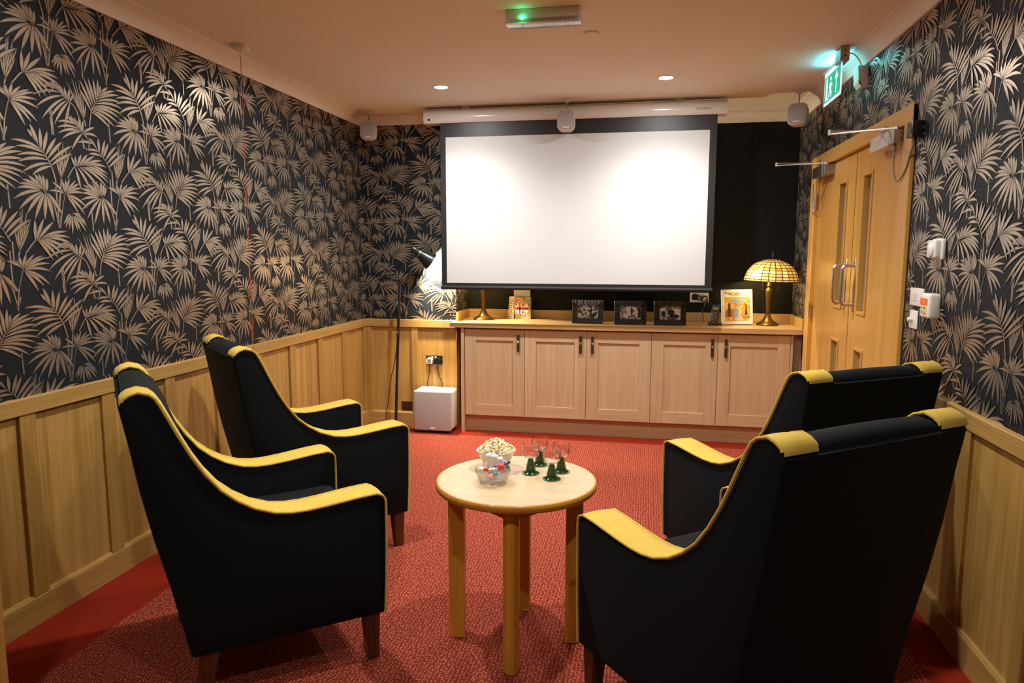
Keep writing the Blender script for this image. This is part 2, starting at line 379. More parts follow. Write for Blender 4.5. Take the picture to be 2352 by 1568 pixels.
# fan with hanging fingers
frond([(1045, 1240), (1010, 1080), (955, 985), (900, 900)],
      [(945, 965, 880, 848), (950, 965, 907, 845), (955, 965, 935, 850), (962, 972, 964, 872), (930, 962, 838, 868), (920, 962, 800, 903), (915, 965, 778, 940), (915, 970, 765, 978),
       (920, 978, 745, 1065), (930, 985, 780, 1145), (938, 990, 832, 1170), (945, 992, 885, 1205), (955, 995, 950, 1198), (962, 993, 1010, 1203), (968, 988, 1068, 1155)], 27)
frond([(690, 620), (640, 430), (565, 310), (500, 240)],
      [(555, 280, 538, 148), (560, 285, 568, 165), (572, 290, 590, 196), (545, 285, 492, 148), (540, 285, 452, 150), (530, 290, 402, 163), (520, 295, 368, 183), (515, 300, 345, 218), (515, 305, 348, 262),
       (520, 310, 350, 330), (525, 310, 350, 435), (535, 312, 412, 502), (545, 314, 480, 562), (552, 318, 570, 556), (560, 316, 632, 560), (568, 312, 695, 490)], 26)
frond([(160, 590), (175, 420), (200, 275), (215, 240)],
      [(215, 255, 302, 140), (210, 255, 242, 118), (205, 255, 206, 130), (200, 255, 172, 138), (215, 262, 350, 165), (215, 266, 378, 215), (216, 270, 385, 268), (214, 284, 325, 452), (216, 281, 365, 440), (216, 278, 392, 470),
       (216, 275, 412, 405), (190, 264, 48, 240), (186, 256, 78, 155)], 23)
frond([(682, 620), (690, 440), (714, 300), (725, 260)],
      [(712, 285, 688, 178), (715, 280, 737, 165), (720, 280, 792, 180), (725, 283, 850, 198), (728, 288, 886, 215), (728, 292, 902, 270), (725, 306, 822, 482), (728, 303, 862, 450), (730, 300, 902, 442), (730, 296, 908, 335),
       (708, 280, 640, 203), (705, 272, 604, 208)], 23)
frond([(268, 470), (275, 455), (285, 447)],
      [(245, 475, 186, 560), (255, 475, 205, 588), (262, 475, 238, 602), (268, 478, 274, 652), (278, 480, 320, 622), (288, 480, 348, 628), (295, 480, 402, 632), (296, 476, 408, 580), (294, 470, 396, 540), (290, 463, 364, 502),
       (284, 456, 350, 470), (258, 462, 205, 500)], 19)
frond([(442, 1005), (402, 912), (355, 870), (285, 822), (235, 775), (180, 735)],
      [(352, 865, 388, 782), (338, 860, 345, 748), (320, 850, 300, 742), (300, 836, 255, 732), (280, 820, 212, 712), (258, 800, 160, 700), (240, 785, 108, 742), (228, 776, 60, 800), (256, 804, 18, 890), (284, 828, 45, 992),
       (304, 845, 100, 1085), (324, 860, 165, 1075), (340, 868, 210, 1112), (352, 875, 303, 1132)], 26)
frond([(530, 1042), (545, 910), (570, 840), (610, 750), (642, 688)],
      [(548, 905, 712, 1012), (553, 890, 760, 990), (560, 875, 790, 945), (566, 862, 803, 895), (574, 845, 830, 862), (585, 820, 828, 805), (596, 795, 818, 752), (606, 770, 802, 690), (616, 745, 762, 658), (626, 720, 697, 638),
       (546, 900, 430, 712), (556, 868, 438, 640), (568, 842, 478, 613), (580, 815, 514, 603), (594, 790, 560, 593), (608, 765, 602, 590), (622, 732, 628, 640)], 26)
frond([(1022, 890), (992, 772), (952, 692), (910, 620), (862, 556)],
      [(992, 772, 865, 862), (982, 752, 800, 850), (970, 727, 773, 772), (956, 702, 765, 722), (942, 677, 760, 650), (926, 652, 724, 606), (890, 592, 833, 506), (905, 612, 850, 462), (925, 642, 915, 486), (940, 667, 964, 500),
       (955, 692, 1022, 545), (968, 717, 1062, 568), (982, 742, 1132, 590), (992, 767, 1130, 655)], 26)
frond([(532, 1182), (472, 1127), (402, 1052)],
      [(440, 1100, 388, 998), (450, 1107, 430, 985), (460, 1116, 470, 1008), (425, 1086, 348, 988), (412, 1070, 308, 1000), (405, 1062, 240, 1075), (425, 1090, 236, 1130), (440, 1105, 244, 1182), (450, 1115, 280, 1222), (462, 1126, 368, 1302),
       (472, 1117, 575, 1042), (477, 1126, 602, 1122)], 25)
frond([(722, 1402), (682, 1332), (622, 1262), (542, 1180)],
      [(620, 1256, 606, 1128), (640, 1282, 668, 1128), (654, 1300, 700, 1150), (670, 1322, 772, 1158), (686, 1347, 806, 1190), (700, 1380, 850, 1212), (592, 1226, 520, 1150), (562, 1196, 418, 1222), (610, 1252, 508, 1268), (640, 1290, 520, 1300)], 25)
frond([(330, 1570), (390, 1452), (450, 1420), (520, 1402), (580, 1398)],
      [(395, 1445, 364, 1358), (406, 1440, 400, 1348), (420, 1431, 452, 1320), (440, 1425, 510, 1305), (460, 1420, 572, 1305), (482, 1414, 642, 1330), (504, 1408, 684, 1378), (524, 1404, 694, 1442),
       (400, 1455, 452, 1642), (420, 1446, 540, 1628), (440, 1440, 622, 1606), (460, 1434, 690, 1565), (484, 1428, 706, 1520), (506, 1418, 700, 1480)], 26)
frond([(820, 1482), (882, 1375), (932, 1347), (995, 1330)],
      [(885, 1370, 880, 1208), (892, 1360, 937, 1194), (906, 1355, 1002, 1210), (922, 1350, 1092, 1275), (940, 1346, 1114, 1320), (954, 1344, 1122, 1368), (900, 1366, 1000, 1512), (910, 1362, 1034, 1490), (922, 1358, 1066, 1462), (936, 1354, 1090, 1420)], 25)
SPIKES = [((482, 992), [(318, 680), (368, 640), (400, 652), (432, 640), (344, 745), (442, 762), (498, 850), (420, 720), (470, 790), (385, 760)]),
          ((1058, 862), [(1040, 600), (1072, 568), (1102, 590), (1112, 650), (1124, 620), (1022, 690), (1090, 680), (1050, 680)]),
          ((782, 1472), [(788, 1150), (802, 1130), (832, 1150), (856, 1206), (748, 1292), (832, 1240), (770, 1260), (810, 1250), (845, 1290)])]
STEMS = [[(472, 622), (455, 430)], [(682, 620), (650, 400), (628, 130)], [(702, 510), (690, 570), (682, 620)], [(1002, 522), (985, 330)], [(1022, 890), (1048, 1240)], [(1046, 1250), (1080, 985)], [(150, 582), (112, 205)],
         [(206, 1205), (185, 960)], [(722, 1142), (705, 960)], [(1060, 862), (1046, 1100)], [(532, 1180), (522, 1260), (500, 1250)], [(735, 1400), (748, 1562)], [(782, 1472), (770, 1560)], [(482, 992), (500, 1050)], [(445, 1005), (520, 1180)], [(1200, 520), (1215, 600)]]
U0, V0 = wall_uv(268, 470)
POLYS = []                      # (material, level, [(u,v)...]) in tile coordinates
_lev = [0]
SHAPE = [(0, .16), (.12, .48), (.28, .86), (.45, 1.0), (.63, .90), (.80, .58), (.92, .26), (1, .02)]
def strip(pts, wid, m):
    _lev[0] += 1; lv = _lev[0]; L_, R_ = [], []
    for i, p in enumerate(pts):
        a = pts[max(i - 1, 0)]; b = pts[min(i + 1, len(pts) - 1)]
        dx, dy = b[0] - a[0], b[1] - a[1]; n = math.hypot(dx, dy) or 1; nx, ny = -dy / n, dx / n; h = wid[i] / 2
        L_.append((p[0] + nx * h, p[1] + ny * h)); R_.append((p[0] - nx * h, p[1] - ny * h))
    for i in range(len(pts) - 1):
        q = [L_[i], L_[i + 1], R_[i + 1], R_[i]]
        POLYS.append((m, lv, [(a - U0, b - V0) for a, b in (wall_uv(*c) for c in q)]))
def leaf(bx, by, tx, ty, w):
    ln = math.hypot(tx - bx, ty - by); sag = .22 * abs(tx - bx)
    c = (bx + .55 * (tx - bx), by + .5 * (ty - by) - sag)
    pts = []
    for t, _ in SHAPE:
        u = 1 - t; pts.append((bx * u * u + 2 * c[0] * u * t + tx * t * t, by * u * u + 2 * c[1] * u * t + ty * t * t))
    w = min(w * .88, ln * .20)
    strip(pts, [w * k + 7 for _, k in SHAPE], 1)
    strip(pts, [w * k for _, k in SHAPE], 0)
def line(pts, w, m):
    q = [tuple(p)[:2] for p in spline([(a, b, 0) for a, b in pts], 4)]; strip(q, [w] * len(q), m)
for st in STEMS: line(st, 17, 1); line(st, 8, 0)
for (bx, by), tips in SPIKES:
    for tx, ty in tips: leaf(bx, by, tx, ty, 12)
for rach, leaves, wd in FRONDS:
    line(rach, 15, 1); line(rach, 7, 0)
    for lf in leaves: leaf(*lf, wd)
    line(rach[-3:], 10, 1); line(rach[-3:], 3.5, 0)
TW, TH = .515, .605
us = [u for _, _, q in POLYS for u, v in q]; vs_ = [v for _, _, q in POLYS for u, v in q]
UMIN, UMAX, VMIN, VMAX = min(us), max(us), min(vs_), max(vs_)
def clip(poly, ax, val, keep_less):
    out = []
    for i in range(len(poly)):
        a, b = poly[i], poly[(i + 1) % len(poly)]
        ina = (a[ax] <= val) == keep_less; inb = (b[ax] <= val) == keep_less
        if ina: out.append(a)
        if ina != inb:
            t = (val - a[ax]) / (b[ax] - a[ax]); out.append(tuple(a[k] + t * (b[k] - a[k]) for k in (0, 1)))
    return out
def palm_print(parent, regions, to3d, u_ref, v_ref, label):
    """regions: (u0,u1,v0,v1) rectangles; to3d(u,v,lift) -> world point; lattice passes through (u_ref, v_ref)"""
    mb = MB(); V, F, MI = mb.v, mb.f, mb.mi
    for (a0, a1, b0, b1) in regions:
        for i in range(int((a0 - UMAX - u_ref) // TW), int((a1 - UMIN - u_ref) // TW) + 2):
            for j in range(-6, 7):
                ou = u_ref + i * TW; ov = v_ref + j * TH + (TH / 2 if i % 2 else 0)
                if ou + UMAX < a0 or ou + UMIN > a1 or ov + VMAX < b0 or ov + VMIN > b1: continue
                for m, lv, q in POLYS:
                    p = [(u + ou, v + ov) for u, v in q]
                    lo_u = min(c[0] for c in p); hi_u = max(c[0] for c in p); lo_v = min(c[1] for c in p); hi_v = max(c[1] for c in p)
                    if hi_u < a0 or lo_u > a1 or hi_v < b0 or lo_v > b1: continue
                    if lo_u < a0: p = clip(p, 0, a0, False)
                    if hi_u > a1 and p: p = clip(p, 0, a1, True)
                    if lo_v < b0 and p: p = clip(p, 1, b0, False)
                    if hi_v > b1 and p: p = clip(p, 1, b1, True)
                    if len(p) < 3: continue
                    n = len(V); lift = .0003 + lv * 4e-6
                    V.extend(to3d(c[0], c[1], lift) for c in p); F.append(tuple(range(n, n + len(p)))); MI.append(m)
    return mb.build('palm_print', [M['ink'], M['ink_dark']], parent, fix=False, label=label)
palm_print(wall_left, [(1.2, YB, ZD - .03, ZK + .01)], lambda u, v, l: (XL + l, u, v), 2.481, 1.543, 'taupe palm frond print on the left wall')
palm_print(wall_right, [(-3.33, -1.2, ZD - .03, ZK + .01), (-5.25, -3.33, 2.0, ZK + .01), (-YR, -5.25, ZW - .02, ZK + .01)], lambda u, v, l: (XR - l, -u, v), -2.88, 1.253, 'taupe palm frond print on the right wall')
palm_print(wall_back, [(XL, XN, ZD - .03, ZK + .01)], lambda u, v, l: (u, YB - l, v), -2.125, 1.54, 'taupe palm frond print beside the screen')
palm_print(wall_back, [(YB, YR, ZW - .02, ZK + .01)], lambda u, v, l: (XN + l, u, v), 5.62, 1.23, 'taupe palm frond print on the recess side')

# ---------------------------------------------------------------- cornice
CP = .078
prof = [(0, ZK), (.010, ZK), (.014, ZK + .010), (.024, ZK + .028), (.040, ZK + .045), (.060, ZK + .057), (.068, ZK + .060), (.068, ZC - .010), (.078, ZC - .010), (.078, ZC), (0, ZC)]
MB().prism([(XL + d, z) for d, z in prof], 1, YN, YB).build('trim_1', M['cornice'], kind='structure', label='moulded cream cornice along the left wall')
MB().prism([(XR - d, z) for d, z in prof], 1, YN, YR).build('trim_2', M['cornice'], kind='structure', label='moulded cream cornice along the right wall')
MB().prism([(YB - d, z) for d, z in prof], 0, XL, XN + CP).build('trim_3', M['cornice'], kind='structure', label='moulded cream cornice left of the screen')
MB().prism([(YR - d, z) for d, z in prof], 0, XN, XR).build('trim_4', M['cornice'], kind='structure', label='moulded cream cornice over the black recess')
MB().prism([(XN + d, z) for d, z in prof], 1, YB - CP, YR).build('trim_5', M['cornice'], kind='structure', label='short cornice return inside the recess')

# ---------------------------------------------------------------- oak wainscot: dado rail, stiles, panels, skirting
RZ = .806                                            # underside of the rail
def wains(parent, a0, a1, stiles, place, m_rail):
    """place(a, d) maps distance along the wall and distance off it to (x, y)"""
    def bxx(mb, s0, s1, d0, d1, z0, z1, r=0.0):
        (x0, y0), (x1, y1) = place(s0, d0), place(s1, d1)
        return mb.box(min(x0, x1), max(x0, x1), min(y0, y1), max(y0, y1), z0, z1, r, 1)
    edges = [a0] + [e for s in stiles for e in s] + [a1]
    for k in range(0, len(edges), 2):
        if edges[k + 1] - edges[k] > .02:
            bxx(MB(), edges[k] - .004, edges[k + 1] + .004, .0, .007, ZS - .01, RZ + .01).build('panel', M['oak_z'], parent)
    for s0, s1 in stiles:
        bxx(MB(), s0, s1, .0, .021, ZS - .005, RZ + .005, .0015).build('stile', M['oak_zs'], parent)
LST = [(2.145 + .4 * k, 2.216 + .4 * k) for k in range(-3, 8)] + [(5.353, YB)]
pl = lambda a, d: (XL + d, a)
wains(wall_left, YN, YB, LST, pl, 'oak_y')
MB().box(XL, XL + .026, YN, YB, RZ, ZD, .002, 1).build('trim_6', M['oak_y'], kind='structure', label='oak dado rail on the left wall')
MB().prism([(XL, 0), (XL + .022, 0), (XL + .022, ZS - .012), (XL + .016, ZS), (XL, ZS)], 1, YN, YB).build('baseboard_left', M['oak_y'], kind='structure')
RST = [(1.73, 1.80), (2.15, 2.215), (2.576, 2.656), (3.0, 3.07)]
pr = lambda a, d: (XR - d, a)
wains(wall_right, YN, DY0 - .02, RST, pr, 'oak_y')
MB().box(XR - .026, XR, YN, DY0 - .05, RZ, ZD, .002, 1).build('trim_7', M['oak_y'], kind='structure', label='oak dado rail on the right wall')
MB().prism([(XR, 0), (XR - .022, 0), (XR - .022, ZS - .012), (XR - .016, ZS), (XR, ZS)], 1, YN, DY0 - .05).build('baseboard_right', M['oak_y'], kind='structure')
pb = lambda a, d: (a, YB - d)
wains(wall_back, XL, XN, [(XL, -2.183), (-1.843, -1.792)], pb, 'oak_x')
MB().box(XN, XN + .006, YB - .02, YR, 0, ZD).build('panel', M['oak_z'], wall_back)
MB().box(XL, XN, YB - .026, YB, RZ, ZD, .002, 1).build('trim_8', M['oak_x'], kind='structure', label='oak dado rail beside the cabinets')
MB().prism([(YB, 0), (YB - .022, 0), (YB - .022, ZS - .012), (YB - .016, ZS), (YB, ZS)], 0, XL, XN).build('baseboard_back', M['oak_x'], kind='structure')

# ---------------------------------------------------------------- double door in the right wall
door = thing('door_1', 'oak double door with narrow glazed slots and steel pull handles', 'door', (XR, 4.28, 0), kind='structure')
AR = .016
MB().box(XR - AR, XR + .05, 3.356, 3.455, 0, 2.028, .003, 1).build('jamb', M['door_z'], door)
MB().box(XR - AR, XR + .05, 5.125, 5.245, 0, 2.032, .003, 1).build('jamb', M['door_z'], door)
MB().box(XR - AR - .001, XR + .05, 3.356, 5.245, 1.953, 2.032, .003, 1).build('head', M['door_y'], door)
def leaf_door(y0, y1, slot, hand_y):
    """leaf from y0 (near) to y1 (far) with an upper and a lower glazed slot"""
    xf, xb = XR + .012, XR + .054; s0, s1 = slot; mb = MB()
    zt0, zt1, zb0, zb1 = 1.085, 1.807, .25, .882
    for a, b, c, d in ((y0, s0 + .012, .006, 1.948), (s1 - .012, y1, .006, 1.948), (s0 + .012, s1 - .012, .006, zb0), (s0 + .012, s1 - .012, zb1, zt0), (s0 + .012, s1 - .012, zt1, 1.948)):
        mb.box(xf, xb, a, b, c, d)
    lf = mb.build('leaf', M['door_z'], door, fix=False)
    for z0, z1 in ((zt0 - .012, zt1 + .012), (zb0 - .012, zb1 + .012)):
        q = MB(); wd = .017
        q.box(xf - .007, xf + .03, s0, s0 + wd, z0, z1, .002, 1); q.box(xf - .007, xf + .03, s1 - wd, s1, z0, z1, .002, 1)
        q.box(xf - .007, xf + .03, s0 + wd, s1 - wd, z0, z0 + wd, .002, 1); q.box(xf - .007, xf + .03, s0 + wd, s1 - wd, z1 - wd, z1, .002, 1)
        q.build('glazing_bead', M['door_z'], lf)
        MB().box(xf + .022, xf + .027, s0 + .01, s1 - .01, z0 + .01, z1 - .01).build('pane', M['pane'], lf)
    h = MB(); h.box(xf - .003, xf, hand_y - .014, hand_y + .014, 1.078, 1.368, .0015, 1)
    zl, zh, o = 1.118, 1.332, .062
    h.tube([(xf, hand_y, zl)] + [(xf - o + .022 - .022 * math.sin(a), hand_y, zl + .022 - .022 * math.cos(a)) for a in [0, .4, .8, 1.2, 1.57]]
           + [(xf - o + .022 - .022 * math.cos(a), hand_y, zh - .022 + .022 * math.sin(a)) for a in [0, .4, .8, 1.2, 1.57]] + [(xf, hand_y, zh)], .0095, 12)
    for zz in (1.092, 1.354): h.lathe([(.004, 0), (.004, .0015), (0, .002)], n=8, mat=Matrix.Translation((xf - .003, hand_y, zz)) @ Matrix.Rotation(-math.pi / 2, 4, 'Y'))
    h.build('pull_handle', M['steel'], lf, smooth=True, label='brushed steel pull handle')
    return lf
lfR = leaf_door(3.459, 4.251, (3.943, 4.108), 4.181)
lfL = leaf_door(4.263, 5.121, (4.416, 4.590), 4.360)
MB().box(XR + .030, XR + .050, 4.249, 4.265, .006, 1.948).build('gap_shade_strip', M['black'], lfL)  # black strip added behind the leaves as the shade in their gap
for zz in (.18, 1.015, 1.745):
    MB().tube([(XR - .012, 5.113, zz - .05), (XR - .012, 5.113, zz + .05)], .007, 8).build('hinge', M['steel'], lfL, smooth=True)
def closer(y0, y1, cover, pivot_y, elbow, far_y, cable):
    x1 = XR + .012; x0 = x1 - .064
    cl = MB().box(x0, x1, y0, y1, 1.882, 1.942, .003, 2).build('door_closer', M['alu'], door, label='grey overhead door closer')
    MB().box(x0 - .003, x1, cover[0], cover[1], 1.879, 1.945, .003, 2).build('closer_cover', M[cover[2]], cl)
    q = MB()
    px = x0 + .03
    q.lathe([(.013, 0), (.013, .018), (.009, .022), (0, .022)], (px, pivot_y, 1.942), 12)
    ex, ey = elbow
    def bar(a, b, z, wd):
        d = (Vector(b) - Vector(a)); n = Vector((-d.y, d.x)).normalized() * wd / 2
        p = [Vector(a) + n, Vector(a) - n, Vector(b) - n, Vector(b) + n]
        q.add([(c.x, c.y, z) for c in p] + [(c.x, c.y, z + .006) for c in p], [(0, 1, 2, 3), (7, 6, 5, 4), (0, 4, 5, 1), (1, 5, 6, 2), (2, 6, 7, 3), (3, 7, 4, 0)])
    bar((px, pivot_y), (ex, ey), 1.952, .018); bar((ex, ey), (XR - .02, far_y), 1.966, .016)
    q.lathe([(.010, 0), (.010, .024), (0, .026)], (ex, ey, 1.950), 12); q.box(XR - .032, XR - AR, far_y - .03, far_y + .03, 1.955, 1.985, .002, 1)
    q.build('closer_arm', M['steel'], cl, smooth=True)
    c = MB(); c.lathe([(.008, -.03), (.008, 0)], (x0 + .02, cable[0].y, 1.882), 10); c.tube(spline(cable, 8), .0035, 6)
    c.build('cable', M['grey'], cl, smooth=True)
    e = MB()
    ye = y0 - .0008
    for dx, dz in ((.012, .018), (.012, .042), (.036, .03)):
        e.lathe([(.006 if dx > .02 else .0025, 0), (.006 if dx > .02 else .0025, .001), (0, .001)], n=10, mat=Matrix.Translation((x0 + dx, ye, 1.882 + dz)) @ Matrix.Rotation(math.pi / 2, 4, 'X'))
    e.build('screw', M['grey'], cl)
closer(4.735, 5.05, (4.775, 5.04, 'alu'), 4.80, (.80, 4.90), 4.93, [Vector((XR - .03, 4.93, 1.852)), Vector((XR - .03, 4.945, 1.78)), Vector((XR - .015, 5.03, 1.70)), Vector((XR - .018, 5.13, 1.66)), Vector((XR - .018, 5.16, 1.72)), Vector((XR - .02, 5.165, 1.86))])
closer(3.475, 3.80, (3.545, 3.80, 'white_gloss'), 3.53, (.83, 3.66), 3.70, [Vector((XR - .03, 3.515, 1.852)), Vector((XR - .03, 3.515, 1.77)), Vector((XR - .025, 3.47, 1.715)), Vector((XR - .02, 3.39, 1.76)), Vector((XR - .02, 3.345, 1.82)), Vector((XR - .02, 3.30, 1.87))])

# another door standing open at the left edge of the picture
d2 = thing('door_2', 'oak door leaf standing open at the left edge', 'door', (-1.815, 1.632, 0), R(59.5), kind='structure')
MB().box(-.86, 0, -.022, .022, .008, 1.98, .002, 1).build('leaf', M['door_z'], d2, local=True)
MB().box(-.004, .001, -.012, .012, .95, 1.12).build('latch_plate', M['steel'], d2, local=True)

# ---------------------------------------------------------------- downlights
for i, ((x, y), pw) in enumerate(zip(DOWNLIGHTS, DOWN_POWER)):
    lab = ['recessed ceiling downlight above the left end of the screen', 'recessed ceiling downlight above the right part of the screen', 'recessed ceiling downlight over the left armchairs', 'recessed ceiling downlight over the right armchairs',
           'recessed ceiling downlight left of the camera', 'recessed ceiling downlight right of the camera'][i]
    t = thing('downlight', lab, 'ceiling light', (x, y, ZC), group='recessed ceiling downlights')
    MB().lathe([(.039, -.001), (.040, -.004), (.044, -.005), (.047, -.002), (.047, 0), (.039, 0)], (x, y, ZC), 28, close=True).build('trim_ring', M['white_gloss'], t, smooth=True)
    MB().lathe([(0, -.004), (.026, -.0042), (.0395, -.002)], (x, y, ZC), 28).build('lens', M['lamp_lens'], t, smooth=True)
    ld = bpy.data.lights.new('downlight_lamp', 'SPOT'); ld.energy = pw; ld.color = DOWN_COLOR; ld.spot_size = R(138); ld.spot_blend = 1.0; ld.shadow_soft_size = .035
    lo = bpy.data.objects.new('downlight_lamp', ld); COL.objects.link(lo); lo.parent = t; lo.location = (0, 0, -.02)

# ---------------------------------------------------------------- cabinets
YD = 5.30                                            # door faces
doors_x = [-1.379, -.907, -.437, .044, .518, 1.017]
ZD0, ZD1 = .137, .812
def handle(par, x):
    q = MB(); z0, z1 = .645, .780; zm = (z0 + z1) / 2
    q.box(x - .010, x + .010, YD - .014, YD - .008, z0, z1, .002, 1)
    q.add([(x - .010, YD - .014, zm - .014), (x + .010, YD - .014, zm - .014), (x + .010, YD - .014, zm + .018), (x - .010, YD - .014, zm + .018), (x, YD - .024, zm)], [(0, 1, 4), (1, 2, 4), (2, 3, 4), (3, 0, 4)])
    q.box(x - .006, x + .006, YD - .009, YD, z0 + .006, z0 + .016); q.box(x - .006, x + .006, YD - .009, YD, z1 - .016, z1 - .006)
    q.build('handle', M['pewter'], par, label='dark pewter bar handle')
def shaker(par, x0, x1, hx):
    x0 += .0015; x1 -= .0015; st = .086
    dr = MB().box(x0 + st - .008, x1 - st + .008, YD + .010, YD + .018, ZD0 + st - .008, ZD1 - st + .008).build('door', M['cab_z'], par)
    for a, b in ((x0, x0 + st), (x1 - st, x1)): MB().box(a, b, YD, YD + .020, ZD0, ZD1, .0012, 1).build('stile', M['cab_z'], dr)
    for a, b in ((ZD0, ZD0 + st), (ZD1 - st, ZD1)): MB().box(x0 + st, x1 - st, YD + .0006, YD + .020, a, b, .0012, 1).build('rail', M['cab_x'], dr)
    handle(dr, hx)
for lab, ds in (('single-door oak-effect cabinet at the left end under the worktop', [(0, -.955)]), ('double-door oak-effect cabinet in the middle under the worktop', [(1, -.478), (2, -.390)]), ('double-door oak-effect cabinet at the right end under the worktop', [(3, .478), (4, .573)])):
    a = doors_x[ds[0][0]]; b = doors_x[ds[-1][0] + 1]
    t = thing('cabinet', lab, 'cabinet', ((a + b) / 2, 5.5, .137), group='low cabinets under the worktop')
    c = MB(); wt = .018
    c.box(a + .002, a + wt, YD + .021, 5.74, .137, .82); c.box(b - wt, b - .002, YD + .021, 5.74, .137, .82); c.box(a + wt, b - wt, YD + .021, 5.74, .137, .155); c.box(a + wt, b - wt, 5.72, 5.74, .155, .82); c.box(a + wt, b - wt, YD + .021, 5.72, .802, .82)
    c.build('body', M['cab_z'], t, fix=False)
    for k, hx in ds: shaker(t, doors_x[k], doors_x[k + 1], hx)
MB().box(-1.406, -1.381, 5.287, 5.75, 0, .826, .001, 1).build('end_panel', M['cab_z'], label='upright oak-effect end panel left of the cabinets', cat='panel')
MB().box(1.0185, 1.036, YD + .002, 5.34, .0, .826, .001, 1).build('filler_strip', M['cab_z'], label='narrow oak-effect filler strip right of the cabinets', cat='panel')
MB().box(1.037, XR - .001, YD + .05, YD + .068, .0, .826).build('infill_board', M['cab_z'], label='recessed oak-effect infill between cabinets and door wall', cat='panel')
MB().box(-1.381, 1.0185, 5.356, 5.374, 0, .136).build('plinth', M['cab_x'], label='oak-effect plinth board under the cabinets', cat='plinth')
MB().prism([(-1.489, 5.268), (XR - .001, 5.268), (XR - .001, YR - .001), (XN + .007, YR - .001), (XN + .007, YB - .027), (-1.489, YB - .027)], 2, .826, ZW).build('worktop', M['top_x'], label='long oak worktop over the cabinets', cat='worktop')
MB().box(XN + .021, XR - .021, YR - .021, YR - .001, ZW, .932, .001, 1).build('trim_9', M['top_x'], kind='structure', label='oak upstand along the black wall')
MB().box(XN + .001, XN + .020, YB - .012, YR - .001, ZW, .932, .001, 1).build('trim_10', M['oak_y'], kind='structure', label='oak upstand at the left of the recess')
MB().box(XR - .020, XR - .001, 5.275, YR - .001, ZW, .932, .001, 1).build('trim_11', M['oak_y'], kind='structure', label='oak upstand against the right wall')

